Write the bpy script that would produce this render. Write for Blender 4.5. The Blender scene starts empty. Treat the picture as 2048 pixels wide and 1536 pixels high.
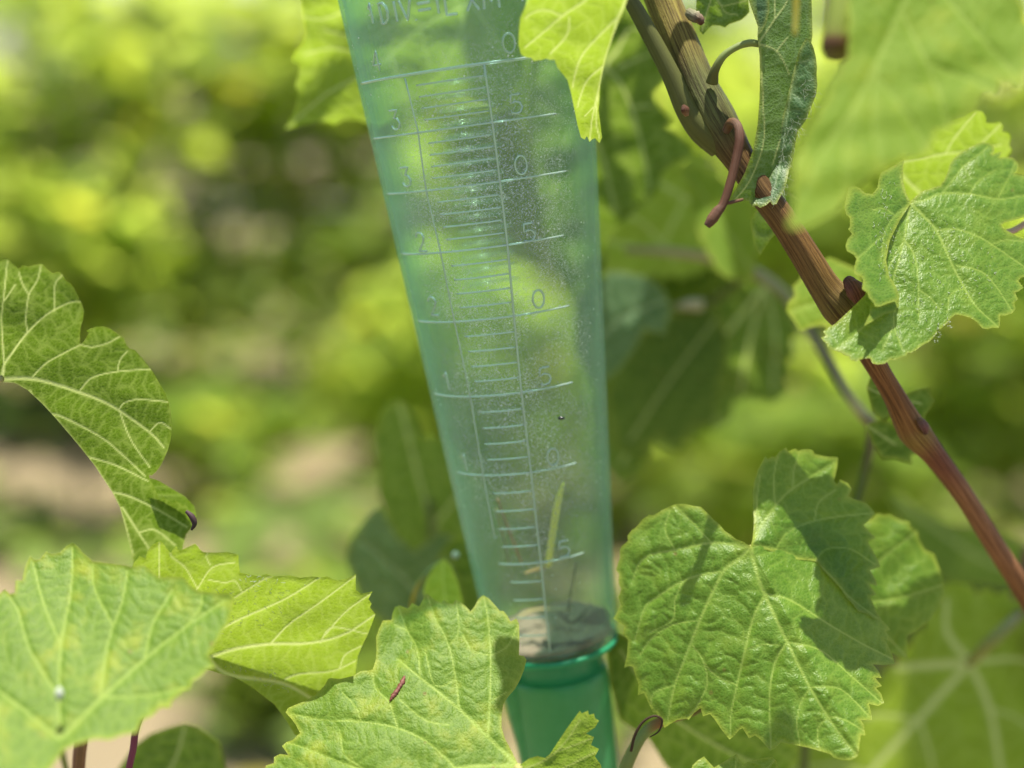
import bpy, math, random
import numpy as np
from math import sin, cos, pi, radians
from mathutils import Vector

random.seed(7)
RS = np.random.RandomState(11)
scene = bpy.context.scene
COL = scene.collection

# ------------------------------------------------------------------ camera
PITCH = radians(13.0)
CAM = np.array([0.0, 0.0, 1.25])
FPX = 2813.5                     # focal length in photograph pixels (2048 wide)
cam_d = bpy.data.cameras.new('camera')
cam = bpy.data.objects.new('camera', cam_d)
COL.objects.link(cam)
cam.location = CAM
cam.rotation_euler = (radians(90) - PITCH, 0, 0)
cam_d.sensor_width = 36.0
cam_d.lens = FPX * 36.0 / 2048.0
cam_d.clip_start = 0.02
cam_d.clip_end = 400
cam_d.dof.use_dof = True
cam_d.dof.focus_distance = 0.448
cam_d.dof.aperture_fstop = 3.1
scene.camera = cam

# ------------------------------------------------------------------ world and sun
SUN_DIR = Vector((0.04, 0.04, 0.96)).normalized()
world = bpy.data.worlds.new('World')
scene.world = world
world.use_nodes = True
wn = world.node_tree
wn.nodes.clear()
sky = wn.nodes.new('ShaderNodeTexSky')
sky.sky_type = 'NISHITA'
sky.sun_disc = False
sky.sun_elevation = math.asin(SUN_DIR.z)
sky.sun_rotation = math.atan2(SUN_DIR.x, SUN_DIR.y)
bg = wn.nodes.new('ShaderNodeBackground')
bg.inputs['Strength'].default_value = 0.095
wo = wn.nodes.new('ShaderNodeOutputWorld')
wn.links.new(sky.outputs[0], bg.inputs[0])
wn.links.new(bg.outputs[0], wo.inputs[0])
sd = bpy.data.lights.new('sun', 'SUN')
sd.energy = 5.0
sd.angle = radians(0.55)
sd.color = (1.0, 0.93, 0.80)
sun = bpy.data.objects.new('sun', sd)
COL.objects.link(sun)
sun.rotation_euler = SUN_DIR.to_track_quat('Z', 'Y').to_euler()
sun.location = (1, -1, 4)

scene.view_settings.view_transform = 'Standard'
scene.view_settings.look = 'None'
scene.view_settings.gamma = 1.0
scene.view_settings.use_curve_mapping = False
scene.view_settings.exposure = 1.2
scene.cycles.max_bounces = 14
scene.cycles.transparent_max_bounces = 32
scene.cycles.transmission_bounces = 10
scene.cycles.diffuse_bounces = 4
scene.cycles.glossy_bounces = 4
scene.cycles.sample_clamp_indirect = 6.0
scene.cycles.caustics_reflective = False
scene.cycles.caustics_refractive = False
scene.cycles.use_denoising = True
try:
    scene.cycles.denoiser = 'OPENIMAGEDENOISE'
except Exception:
    pass

# ------------------------------------------------------------------ geometry helpers
FWD = np.array([0.0, cos(PITCH), -sin(PITCH)])
UPV = np.array([0.0, sin(PITCH), cos(PITCH)])
RGT = np.array([1.0, 0.0, 0.0])


def pt(x, y, d):
    """world point seen at photograph pixel (x, y) at depth d metres"""
    x = np.asarray(x, float); y = np.asarray(y, float); d = np.asarray(d, float)
    return (CAM + d[..., None] * FWD + ((x - 1024) / FPX * d)[..., None] * RGT
            - ((y - 768) / FPX * d)[..., None] * UPV)


def empty(name, loc, label=None, cat=None, group=None):
    o = bpy.data.objects.new(name, None)
    o.location = [float(v) for v in loc]
    o.empty_display_size = 0.01
    COL.objects.link(o)
    if label: o['label'] = label
    if cat: o['category'] = cat
    if group: o['group'] = group
    return o


def origin_of(o):
    p = np.zeros(3)
    while o is not None:
        p += np.array(o.location)
        o = o.parent
    return p


def link_mesh(name, V, F, mats, parent=None, attrs=None, smooth=True, mat_idx=None, origin=None):
    """V, F in world coordinates -> one mesh object"""
    V = np.asarray(V, float)
    if parent is not None:
        off = origin_of(parent); loc = np.zeros(3)
    else:
        off = np.array(origin) if origin is not None else np.array([V[:, 0].mean(), V[:, 1].mean(), V[:, 2].min()])
        loc = off
    me = bpy.data.meshes.new(name)
    V = V - off
    if isinstance(F, np.ndarray):
        n, k = F.shape
        me.vertices.add(len(V)); me.vertices.foreach_set('co', V.astype(np.float32).ravel())
        me.loops.add(n * k); me.loops.foreach_set('vertex_index', F.astype(np.int32).ravel())
        me.polygons.add(n)
        me.polygons.foreach_set('loop_start', np.arange(0, n * k, k, dtype=np.int32))
        me.polygons.foreach_set('loop_total', np.full(n, k, dtype=np.int32))
        me.update(calc_edges=True)
    else:
        me.from_pydata([tuple(v) for v in V], [], [tuple(f) for f in F])
    me.validate()
    if attrs:
        for k, a in attrs.items():
            a = np.asarray(a, np.float32)
            if a.ndim == 1:
                at = me.attributes.new(k, 'FLOAT', 'POINT'); at.data.foreach_set('value', a)
            elif a.shape[1] == 3:
                at = me.attributes.new(k, 'FLOAT_VECTOR', 'POINT'); at.data.foreach_set('vector', a.ravel())
    if not isinstance(mats, (list, tuple)): mats = [mats]
    for m in mats: me.materials.append(m)
    if smooth:
        me.polygons.foreach_set('use_smooth', [True] * len(me.polygons))
    o = bpy.data.objects.new(name, me)
    o.location = [float(v) for v in loc]
    COL.objects.link(o)
    if parent is not None: o.parent = parent
    return o


def smooth_path(P, n):
    """Catmull-Rom resample, P (k,m) -> (n,m)"""
    P = np.asarray(P, float)
    if len(P) == 2:
        t = np.linspace(0, 1, n)[:, None]
        return P[0] * (1 - t) + P[1] * t
    Q = np.vstack([2 * P[0] - P[1], P, 2 * P[-1] - P[-2]])
    k = len(P) - 1
    t = np.linspace(0, k - 1e-6, n)
    i = t.astype(int); f = (t - i)[:, None]
    p0, p1, p2, p3 = Q[i], Q[i + 1], Q[i + 2], Q[i + 3]
    return 0.5 * ((2 * p1) + (-p0 + p2) * f + (2 * p0 - 5 * p1 + 4 * p2 - p3) * f ** 2 + (-p0 + 3 * p1 - 3 * p2 + p3) * f ** 3)


def tube_geo(path, radii, seg=10, rough=0.0, seed=0, flat=None, ribs=None):
    """path (n,3), radii (n,) -> V, F (quads), attrs u, v"""
    path = np.asarray(path, float); n = len(path)
    T = np.gradient(path, axis=0)
    T /= np.linalg.norm(T, axis=1)[:, None] + 1e-12
    ref = np.array([0.3, -0.9, 0.2])
    N = np.zeros_like(T)
    cur = np.cross(T[0], ref); cur /= np.linalg.norm(cur)
    for i in range(n):
        cur = cur - T[i] * cur.dot(T[i]); cur /= np.linalg.norm(cur) + 1e-12
        N[i] = cur
    B = np.cross(T, N)
    ang = np.linspace(0, 2 * pi, seg, endpoint=False)
    rs = np.random.RandomState(seed)
    R = np.asarray(radii)[:, None] * (1 + rough * rs.uniform(-1, 1, (n, seg)))
    if ribs: R = R * (1 + ribs[1] * (np.sin(ang * ribs[0] + 1)[None] + 0.6 * np.sin(ang * (ribs[0] * 2 + 1) + np.arange(n)[:, None] * 0.05)))
    V = path[:, None, :] + R[..., None] * (N[:, None, :] * np.cos(ang)[None, :, None] + B[:, None, :] * np.sin(ang)[None, :, None])
    V = V.reshape(-1, 3)
    i = np.arange(n - 1)[:, None]; j = np.arange(seg)[None, :]
    a = i * seg + j; b = i * seg + (j + 1) % seg
    F = np.stack([a, b, b + seg, a + seg], -1).reshape(-1, 4)
    base = len(V)
    V = np.vstack([V, path[0], path[-1]])
    j = np.arange(seg)
    c0 = np.stack([(j + 1) % seg, j, np.full(seg, base), np.full(seg, base)], -1)
    c1 = np.stack([(n - 1) * seg + j, (n - 1) * seg + (j + 1) % seg, np.full(seg, base + 1), np.full(seg, base + 1)], -1)
    L = np.concatenate([[0], np.cumsum(np.linalg.norm(np.diff(path, axis=0), axis=1))])
    u = np.concatenate([np.tile(np.sin(ang), n), [0, 0]])
    u2 = np.concatenate([np.tile(np.cos(ang), n), [0, 0]])
    v = np.concatenate([np.repeat(L, seg), [L[0], L[-1]]])
    caps = [tuple(r[:3]) for r in np.vstack([c0, c1])]
    return V, [tuple(f) for f in F] + caps, np.stack([u, u2, v], -1)


def tube(name, path, radii, mat, parent, seg=10, n=None, rough=0.0, tints=None, label=None, seed=0, ribs=None):
    """path: (k,3) world, radii (k,) ; tints (k,3) real surface colours along it"""
    path = np.asarray(path, float)
    radii = np.asarray(radii, float) if np.ndim(radii) else np.full(len(path), radii)
    n = n or max(6, len(path) * 6)
    M = np.hstack([path, radii[:, None]] + ([np.asarray(tints, float)] if tints is not None else []))
    S = smooth_path(M, n)
    V, F, uv = tube_geo(S[:, :3], np.maximum(S[:, 3], 1e-5), seg, rough, seed, None, ribs)
    at = {'tuv': uv}
    if tints is not None:
        c = np.clip(S[:, 4:7], 0, 1)
        at['tint'] = np.vstack([np.repeat(c, seg, 0), c[:1], c[-1:]])
    o = link_mesh(name, V, F, mat, parent, at)
    if label: o['label'] = label
    return o


def px_tube(name, pts, mat, parent, **kw):
    """pts: list of (x, y, depth, radius_px [, tint])"""
    P = np.array([[p[0], p[1], p[2]] for p in pts], float)
    W = pt(P[:, 0], P[:, 1], P[:, 2])
    R = np.array([p[3] * p[2] / FPX for p in pts])
    t = [p[4] for p in pts] if len(pts[0]) > 4 else None
    return tube(name, W, R, mat, parent, tints=t, **kw)


# ------------------------------------------------------------------ materials
def new_mat(name):
    m = bpy.data.materials.new(name)
    m.use_nodes = True
    m.node_tree.nodes.clear()
    return m, m.node_tree


class NT:
    def __init__(s, nt): s.nt = nt
    def n(s, t, **kw):
        nd = s.nt.nodes.new(t)
        for k, v in kw.items():
            if k.startswith('_'): setattr(nd, k[1:], v)
        return nd
    def set(s, sock, v):
        if hasattr(v, 'is_linked') or hasattr(v, 'links'):
            s.nt.links.new(v, sock)
        else:
            if isinstance(v, (tuple, list)) and len(v) == 3 and sock.type == 'RGBA': v = (*v, 1)
            sock.default_value = v
    def math(s, op, a, b=0.0, c=None, clamp=False):
        nd = s.n('ShaderNodeMath', _operation=op, _use_clamp=clamp)
        s.set(nd.inputs[0], a); s.set(nd.inputs[1], b)
        if c is not None: s.set(nd.inputs[2], c)
        return nd.outputs[0]
    def mix(s, f, a, b, blend='MIX'):
        nd = s.n('ShaderNodeMix', _data_type='RGBA', _blend_type=blend)
        s.set(nd.inputs['Factor'], f); s.set(nd.inputs[6], a); s.set(nd.inputs[7], b)
        return nd.outputs[2]
    def attr(s, name, out='Fac'):
        nd = s.n('ShaderNodeAttribute', _attribute_name=name)
        return nd.outputs[out]
    def noise(s, vec, scale, detail=3, rough=0.5, out='Fac', dist=0.0):
        nd = s.n('ShaderNodeTexNoise')
        if vec is not None: s.set(nd.inputs['Vector'], vec)
        nd.inputs['Scale'].default_value = scale; nd.inputs['Detail'].default_value = detail
        nd.inputs['Roughness'].default_value = rough
        nd.inputs['Distortion'].default_value = dist
        return nd.outputs[out]
    def voro(s, vec, scale, feature='DISTANCE_TO_EDGE', out='Distance', rand=1.0):
        nd = s.n('ShaderNodeTexVoronoi', _feature=feature)
        if vec is not None: s.set(nd.inputs['Vector'], vec)
        nd.inputs['Scale'].default_value = scale
        nd.inputs['Randomness'].default_value = rand
        return nd.outputs[out]
    def ramp(s, f, lo, hi):
        nd = s.n('ShaderNodeMapRange', _clamp=True)
        s.set(nd.inputs[0], f); nd.inputs[1].default_value = lo; nd.inputs[2].default_value = hi
        return nd.outputs[0]
    def bump(s, h, strength, dist, normal=None):
        nd = s.n('ShaderNodeBump')
        nd.inputs['Strength'].default_value = strength; nd.inputs['Distance'].default_value = dist
        s.set(nd.inputs['Height'], h)
        if normal is not None: s.set(nd.inputs['Normal'], normal)
        return nd.outputs[0]
    def link(s, a, b): s.nt.links.new(a, b)
    def out(s, sh):
        o = s.n('ShaderNodeOutputMaterial'); s.link(sh, o.inputs['Surface'])


def leaf_material(name, top=(0.055, 0.140, 0.010), under=(0.10, 0.18, 0.02), trans=(0.32, 0.50, 0.04),
                  veintop=(0.22, 0.33, 0.05), mottle=0.25, gloss=0.42, transf=0.42, bluish=0.0, fine=1.0,
                  yellow=(0.42, 0.42, 0.04), spec=0.35):
    m, nt = new_mat(name); g = NT(nt)
    vein = g.attr('vein'); ter = g.attr('ter'); edge = g.attr('edge')
    uv = g.attr('lp', 'Vector')
    back = g.n('ShaderNodeNewGeometry').outputs['Backfacing']
    n1 = g.noise(uv, 95, 4, 0.6)          # broad mottling (uv is metres)
    n2 = g.noise(uv, 380, 3, 0.6)
    fv = g.voro(uv, 900)                  # areoles ~1.1 mm
    fv2 = g.voro(uv, 2300)
    fine_v = g.math('SUBTRACT', 1.0, g.ramp(fv, 0.0, 0.11))
    # colour
    col = g.mix(g.ramp(n1, 0.52, 0.75), top, yellow)
    col = g.mix(mottle, top, col)
    col = g.mix(g.math('MULTIPLY', n2, 0.55), col, tuple(c * 0.6 for c in top))
    und = g.mix(g.math('MULTIPLY', n2, 0.5), under, tuple(c * 0.68 for c in under))
    base = g.mix(back, col, und)
    base = g.mix(g.math('MULTIPLY', fine_v, 0.26 * fine), base, veintop)
    base = g.mix(g.math('MULTIPLY', ter, 0.30), base, veintop)
    vc = g.mix(back, veintop, (0.40, 0.46, 0.18))
    base = g.mix(g.math('MULTIPLY', vein, 0.9), base, vc)
    base = g.mix(g.math('MULTIPLY', edge, 0.5), base, (0.36, 0.38, 0.05))
    spot = g.voro(uv, 75, 'F1'); spn = g.noise(uv, 500, 2, 0.5)
    spm = g.ramp(g.math('ADD', spot, g.math('MULTIPLY', spn, 0.08)), 0.105, 0.075)
    base = g.mix(g.math('MULTIPLY', spm, 0.65), base, (0.16, 0.10, 0.03))
    # transmitted colour
    tr = g.mix(g.ramp(n1, 0.45, 0.7), trans, tuple(min(1, c * 1.25) for c in trans))
    tr = g.mix(g.math('MULTIPLY', n2, 0.5), tr, tuple(c * 0.72 for c in trans))
    tr = g.mix(g.math('MULTIPLY', fine_v, 0.20 * fine), tr, (0.45, 0.6, 0.12))
    tr = g.mix(g.math('MULTIPLY', ter, 0.24), tr, (0.62, 0.72, 0.2))
    tr = g.mix(g.math('MULTIPLY', vein, 0.9), tr, (0.62, 0.70, 0.24))
    h = g.math('ADD', g.math('MULTIPLY', g.ramp(fv, 0, 0.35), 0.7), g.math('MULTIPLY', g.ramp(fv2, 0, 0.4), 0.3))
    h = g.math('ADD', h, g.math('MULTIPLY', n2, 0.6))
    nrm = g.bump(h, 0.55 * fine, 0.00022)
    p = g.n('ShaderNodeBsdfPrincipled')
    g.set(p.inputs['Base Color'], base)
    ro = g.mix(back, (gloss,) * 3, (0.75,) * 3)
    g.set(p.inputs['Roughness'], ro)
    p.inputs['IOR'].default_value = 1.42
    g.set(p.inputs['Specular IOR Level'], spec)
    g.set(p.inputs['Normal'], nrm)
    t = g.n('ShaderNodeBsdfTranslucent')
    g.set(t.inputs['Color'], tr); g.set(t.inputs['Normal'], nrm)
    mx = g.n('ShaderNodeMixShader'); mx.inputs[0].default_value = transf
    g.link(p.outputs[0], mx.inputs[1]); g.link(t.outputs[0], mx.inputs[2])
    g.out(mx.outputs[0])
    return m


def stem_material(name, rough=0.5, ribs=9, contrast=0.5, scale=1.0, trans=0.0):
    m, nt = new_mat(name); g = NT(nt)
    tuv = g.attr('tuv', 'Vector'); tint = g.attr('tint', 'Color')
    mp = g.n('ShaderNodeMapping'); g.set(mp.inputs['Vector'], tuv)
    mp.inputs['Scale'].default_value = (ribs, ribs, 45 * scale)
    st = g.noise(mp.outputs[0], 1.0, 4, 0.65)
    mp2 = g.n('ShaderNodeMapping'); g.set(mp2.inputs['Vector'], tuv)
    mp2.inputs['Scale'].default_value = (ribs * 2.2, ribs * 2.2, 900 * scale)
    st2 = g.noise(mp2.outputs[0], 1.0, 3, 0.6)
    dark = g.mix(1.0, tint, (0.35, 0.28, 0.25), 'MULTIPLY')
    c = g.mix(g.math('MULTIPLY', g.ramp(st, 0.42, 0.62), contrast), tint, dark)
    c = g.mix(g.math('MULTIPLY', g.ramp(st2, 0.62, 0.72), contrast * 0.9), c, g.mix(1.0, tint, (0.18, 0.14, 0.12), 'MULTIPLY'))
    nb = g.noise(None, 900, 2, 0.5)
    p = g.n('ShaderNodeBsdfPrincipled')
    g.set(p.inputs['Base Color'], c); p.inputs['Roughness'].default_value = rough
    p.inputs['Specular IOR Level'].default_value = 0.22
    hh = g.math('ADD', g.math('MULTIPLY', st, -1.0), g.math('MULTIPLY', st2, -0.4))
    g.set(p.inputs['Normal'], g.bump(hh, 0.6 * contrast + 0.1, 0.0006))
    if trans > 0:
        t = g.n('ShaderNodeBsdfTranslucent'); g.set(t.inputs['Color'], tint)
        mx = g.n('ShaderNodeMixShader'); mx.inputs[0].default_value = trans
        g.link(p.outputs[0], mx.inputs[1]); g.link(t.outputs[0], mx.inputs[2]); g.out(mx.outputs[0])
    else:
        g.out(p.outputs[0])
    return m


def plain(name, col, rough=0.6, noise=0.3, scale=300, bump=0.0, trans=0.0):
    m, nt = new_mat(name); g = NT(nt)
    tc = g.n('ShaderNodeTexCoord').outputs['Object']
    n = g.noise(tc, scale, 4, 0.6)
    c = g.mix(g.math('MULTIPLY', n, noise * 1.6), col, tuple(v * 0.35 for v in col))
    p = g.n('ShaderNodeBsdfPrincipled'); g.set(p.inputs['Base Color'], c)
    p.inputs['Roughness'].default_value = rough
    if bump: g.set(p.inputs['Normal'], g.bump(n, 0.8, bump))
    if trans > 0:
        t = g.n('ShaderNodeBsdfTranslucent'); g.set(t.inputs['Color'], c)
        mx = g.n('ShaderNodeMixShader'); mx.inputs[0].default_value = trans
        g.link(p.outputs[0], mx.inputs[1]); g.link(t.outputs[0], mx.inputs[2]); g.out(mx.outputs[0])
    else:
        g.out(p.outputs[0])
    return m


M_LEAF = leaf_material('leaf_green')
M_LEAF_GLOSS = leaf_material('leaf_green_glossy', gloss=0.42, mottle=0.25, transf=0.34, top=(0.070, 0.165, 0.008), spec=0.5)
M_LEAF_MOTTLE = leaf_material('leaf_yellow_mottled', mottle=0.75, gloss=0.5, top=(0.080, 0.165, 0.014), transf=0.34)
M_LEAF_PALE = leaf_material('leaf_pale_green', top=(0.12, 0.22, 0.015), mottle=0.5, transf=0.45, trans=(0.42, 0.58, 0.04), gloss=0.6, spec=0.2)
M_LEAF_THIN = leaf_material('leaf_thin_bright', top=(0.10, 0.18, 0.012), under=(0.115, 0.18, 0.015), transf=0.56, trans=(0.33, 0.47, 0.03), fine=0.6)
M_LEAF_SHADED = leaf_material('leaf_shaded_green', top=(0.05, 0.12, 0.01), under=(0.06, 0.11, 0.012), transf=0.55, trans=(0.12, 0.21, 0.010), fine=0.6)  # shade from things above is put into this darker, less translucent colour
M_LEAF_DARK = leaf_material('leaf_shade_dark', top=(0.04, 0.10, 0.012), under=(0.06, 0.12, 0.02), transf=0.35, trans=(0.17, 0.30, 0.01), fine=0.5)  # darkened leaf green, painting in the shade on leaves further back
M_LEAF_BLUE = leaf_material('leaf_bluish', top=(0.05, 0.12, 0.05), under=(0.09, 0.17, 0.03), transf=0.30, trans=(0.22, 0.38, 0.02), veintop=(0.25, 0.36, 0.2), mottle=0.05)
M_STEM = stem_material('stem_green', 0.5, 6, 0.25, trans=0.15)
M_CANE = stem_material('cane_bark', 0.6, 8, 1.0)
M_TWIG = stem_material('tendril_brown', 0.6, 7, 0.6)
M_FUZZ = plain('white_fuzz', (0.50, 0.56, 0.45), 0.8, 0.1, trans=0.4)
M_SCAR = plain('brown_scar', (0.20, 0.05, 0.03), 0.6, 0.8, 1500, 0.0003)


# ------------------------------------------------------------------ leaf blades
def inside_poly(X, Y, P):
    x = X.ravel(); y = Y.ravel(); c = np.zeros(len(x), bool)
    n = len(P)
    for i in range(n):
        x0, y0 = P[i]; x1, y1 = P[(i + 1) % n]
        if y0 == y1: continue
        m = ((y0 > y) != (y1 > y)) & (x < (x1 - x0) * (y - y0) / (y1 - y0) + x0)
        c ^= m
    return c.reshape(X.shape)


def seg_dist(Q, A, B):
    """Q (n,2), one segment -> distance, t"""
    d = B - A; L2 = d.dot(d) + 1e-9
    t = np.clip(((Q - A) @ d) / L2, 0, 1)
    pr = A + t[:, None] * d
    v = Q - pr
    return np.hypot(v[:, 0], v[:, 1]), t, pr, (d[0] * v[:, 1] - d[1] * v[:, 0])


def hash2(i, j, k):
    a = (i * 127.1 + j * 311.7 + k * 74.7)
    s = np.sin(a) * 43758.5453
    return s - np.floor(s)


def voronoi2(u, v, key):
    """F2-F1 and F1 of a jittered grid"""
    iu = np.floor(u); iv = np.floor(v)
    f1 = np.full(u.shape, 9.0); f2 = np.full(u.shape, 9.0)
    for a in (-1, 0, 1):
        for b in (-1, 0, 1):
            ci = iu + a; cj = iv + b
            px = ci + 0.15 + 0.7 * hash2(ci, cj, key); py = cj + 0.15 + 0.7 * hash2(cj + 17, ci + 5, key)
            d = np.hypot(u - px, v - py)
            nf2 = np.minimum(f2, np.maximum(f1, d)); f1 = np.minimum(f1, d); f2 = nf2
    return f2 - f1, f1


def sines(x, y, seed, wl):
    rs = np.random.RandomState(seed); s = 0
    for k in range(7):
        a = rs.uniform(0, 2 * pi); w = wl * rs.uniform(0.6, 1.6); ph = rs.uniform(0, 7)
        s = s + np.sin((x * cos(a) + y * sin(a)) / w * 2 * pi + ph)
    return s / 7


def add_teeth(P, amp, spacing, seed=0):
    """cut saw teeth into a plain outline"""
    rs = np.random.RandomState(seed)
    P = np.asarray(P, float); out = []
    area = 0.5 * np.sum(P[:, 0] * np.roll(P[:, 1], -1) - np.roll(P[:, 0], -1) * P[:, 1])
    sg = 1 if area > 0 else -1
    n = len(P)
    for i in range(n):
        a = P[i]; b = P[(i + 1) % n]; L = np.hypot(*(b - a))
        k = max(1, int(round(L / (spacing * rs.uniform(0.75, 1.3)))))
        d = (b - a) / (L + 1e-9); nn = np.array([d[1], -d[0]]) * sg
        for j in range(k):
            A = a + (b - a) * j / k; step = L / k; am = amp * rs.uniform(0.5, 1.3)
            out.append(A)
            if step > spacing * 0.4:
                out.append(A + d * step * 0.45 + nn * am * 0.75)
                out.append(A + d * step * 0.72 + nn * am)
    return np.array(out)


def blade_geo(outline, veins, depth, side='top', step=2.6, cell=24.0, bull=0.00035, vdeep=0.0005, teeth=None,
              seed=1, edge_w=5.0, wav=0.0, wavl=120, curl=0.0, tooth_curl=0.0):
    P = np.asarray(outline, float)
    if teeth: P = add_teeth(P, teeth[0], teeth[1], seed)
    mn = P.min(0) - step; mx = P.max(0) + step
    nx = int((mx[0] - mn[0]) / step) + 2; ny = int((mx[1] - mn[1]) / step) + 2
    gx = mn[0] + np.arange(nx) * step; gy = mn[1] + np.arange(ny) * step
    CX, CY = np.meshgrid(gx[:-1] + step / 2, gy[:-1] + step / 2)
    ins = inside_poly(CX, CY, P)
    GX, GY = np.meshgrid(gx, gy)
    cnt = np.zeros((ny, nx), int)
    cnt[:-1, :-1] += ins; cnt[1:, :-1] += ins; cnt[:-1, 1:] += ins; cnt[1:, 1:] += ins
    used = cnt > 0
    idx = -np.ones((ny, nx), int); idx[used] = np.arange(used.sum())
    Q = np.stack([GX[used], GY[used]], -1)
    bnd = (cnt[used] < 4)
    # distance to the outline
    de = np.full(len(Q), 1e9); near = Q.copy()
    n = len(P)
    for i in range(n):
        d, t, pr, _ = seg_dist(Q, P[i], P[(i + 1) % n])
        m = d < de
        de[m] = d[m]; near[m] = pr[m]
    bi = np.where(bnd)[0]
    ok = de[bi] < step * 2.2
    Q[bi[ok]] = near[bi[ok]]
    for i in range(n):
        d = np.hypot(*(Q[bi] - P[i]).T)
        k = d.argmin()
        if d[k] < step * 2: Q[bi[k]] = P[i]
    de[bi] = 0
    jj, ii = np.where(ins)
    a, b, c, d_ = idx[jj, ii], idx[jj, ii + 1], idx[jj + 1, ii + 1], idx[jj + 1, ii]
    F = np.stack([a, d_, c, b], -1)          # faces the camera (image y goes down)
    # veins
    x, y = Q[:, 0], Q[:, 1]
    vd = np.full(len(Q), 1e9); vs = np.zeros(len(Q)); vid = np.zeros(len(Q)); vein = np.zeros(len(Q)); valley = np.zeros(len(Q))
    ridge = np.zeros(len(Q))
    for k, vv in enumerate(veins):
        pts, w0, w1 = vv
        pts = smooth_path(np.asarray(pts, float), max(6, len(pts) * 5))
        L = np.concatenate([[0], np.cumsum(np.hypot(*np.diff(pts, axis=0).T))])
        for s in range(len(pts) - 1):
            d, t, pr, sg = seg_dist(Q, pts[s], pts[s + 1])
            pos = L[s] + t * (L[s + 1] - L[s])
            w = (w0 + (w1 - w0) * pos / L[-1]) * (0.5 if side == 'top' else 0.38)
            vein = np.maximum(vein, np.clip(1.35 - d / np.maximum(w * 1.15, step * 0.55), 0, 1))
            ridge = np.maximum(ridge, np.exp(-(d / np.maximum(w, step * 0.7)) ** 2) * np.minimum(1.0, w / 1.6))
            valley = np.maximum(valley, np.exp(-(d / (w * 2 + 5)) ** 2) * np.clip(w0 / 4, 0.4, 1))
            m = d < vd
            vd[m] = d[m]; vs[m] = pos[m] * 1.0; vid[m] = k * 2 + (sg[m] > 0)
    if not veins:
        vd = x * 0 + 10; vs = y
    wx = sines(x, y, seed + 3, 70) * 10
    g, f1 = voronoi2((vs + 0.45 * vd + wx) / cell, (vd + wx) / (cell * 1.7), vid * 3.3 + seed)
    ter = np.exp(-(g / (1.6 * step / cell + 0.035)) ** 2) * 0.9
    g2, _ = voronoi2(x / (cell * 0.42), y / (cell * 0.42), seed + 9.0)
    ter = np.maximum(ter, 0.55 * np.exp(-(g2 / 0.14) ** 2))
    h = np.clip(g * 1.6, 0, 1) ** 0.7 * bull + np.clip(g2 * 1.5, 0, 1) * bull * 0.22
    fade = np.clip(de / 14.0, 0.25, 1)
    h = h * fade * (1 - 0.6 * valley)
    D = depth(x, y)
    if wav: D = D + wav * sines(x, y, seed + 21, wavl)
    if tooth_curl: D = D + tooth_curl * np.exp(-de / 9.0)
    if side == 'top':
        D = D - h + vdeep * valley * 0.9
    else:
        D = D + h * 0.7 - vdeep * ridge * 0.30
        F = F[:, ::-1]
    edge = np.exp(-(de / edge_w) ** 1.5)
    V = pt(x, y, D)
    lp = np.stack([x, y, np.full(len(x), seed * 37.0)], -1) * 0.00016
    return V, F, dict(vein=vein, ter=ter, edge=edge, lp=lp)


def make_leaf(parent, sheets, mat, label=None, name='leaf'):
    Vs, Fs, A = [], [], None; off = 0; mi = []
    for s in sheets:
        s = dict(s); s.pop('mat', None)
        V, F, at = blade_geo(**s)
        Vs.append(V); Fs.append(F + off); off += len(V)
        A = at if A is None else {k: np.concatenate([A[k], at[k]]) for k in A}
    o = link_mesh(name, np.vstack(Vs), np.vstack(Fs), mat, parent, A)
    if label: o['label'] = label
    return o


def plane(d0, cx, cy, gx=0.0, gy=0.0, kxx=0.0, kyy=0.0, kxy=0.0):
    """depth surface: slopes as tangents, curvature in 1/m of leaf size"""
    s = 0.00016
    def f(x, y):
        u = (x - cx) * s; v = (y - cy) * s
        return d0 + gx * u + gy * v + kxx * u * u + kyy * v * v + kxy * u * v
    return f


def fuzz(parent, region, count, depthf, lift=0.0004, ln=(6, 18), r=0.00007, seed=0, name='leaf_hair', horiz=None):
    rs = np.random.RandomState(seed); Vs, Fs = [], []; off = 0
    P = np.asarray(region, float); mn = P.min(0); mx = P.max(0); k = 0
    while k < count:
        x, y = rs.uniform(mn, mx)
        if not inside_poly(np.array([x]), np.array([y]), P)[0]: continue
        k += 1
        a = rs.uniform(0, 2 * pi) if horiz is None else horiz + rs.normal(0, 0.5)
        L = rs.uniform(*ln); pts = []
        for j in range(5):
            pts.append((x, y)); x += cos(a) * L / 5; y += sin(a) * L / 5; a += rs.normal(0, 0.5)
        pts = np.array(pts)
        D = depthf(pts[:, 0], pts[:, 1]) - lift * (0.6 + np.sin(np.linspace(0, pi, 5)))
        V, F, _ = tube_geo(pt(pts[:, 0], pts[:, 1], D), np.full(5, r), 3)
        Vs.append(V); Fs += [tuple(i + off for i in f) for f in F]; off += len(V)
    o = link_mesh(name, np.vstack(Vs), Fs, M_FUZZ, parent); o['kind'] = 'stuff'
    return o

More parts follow.
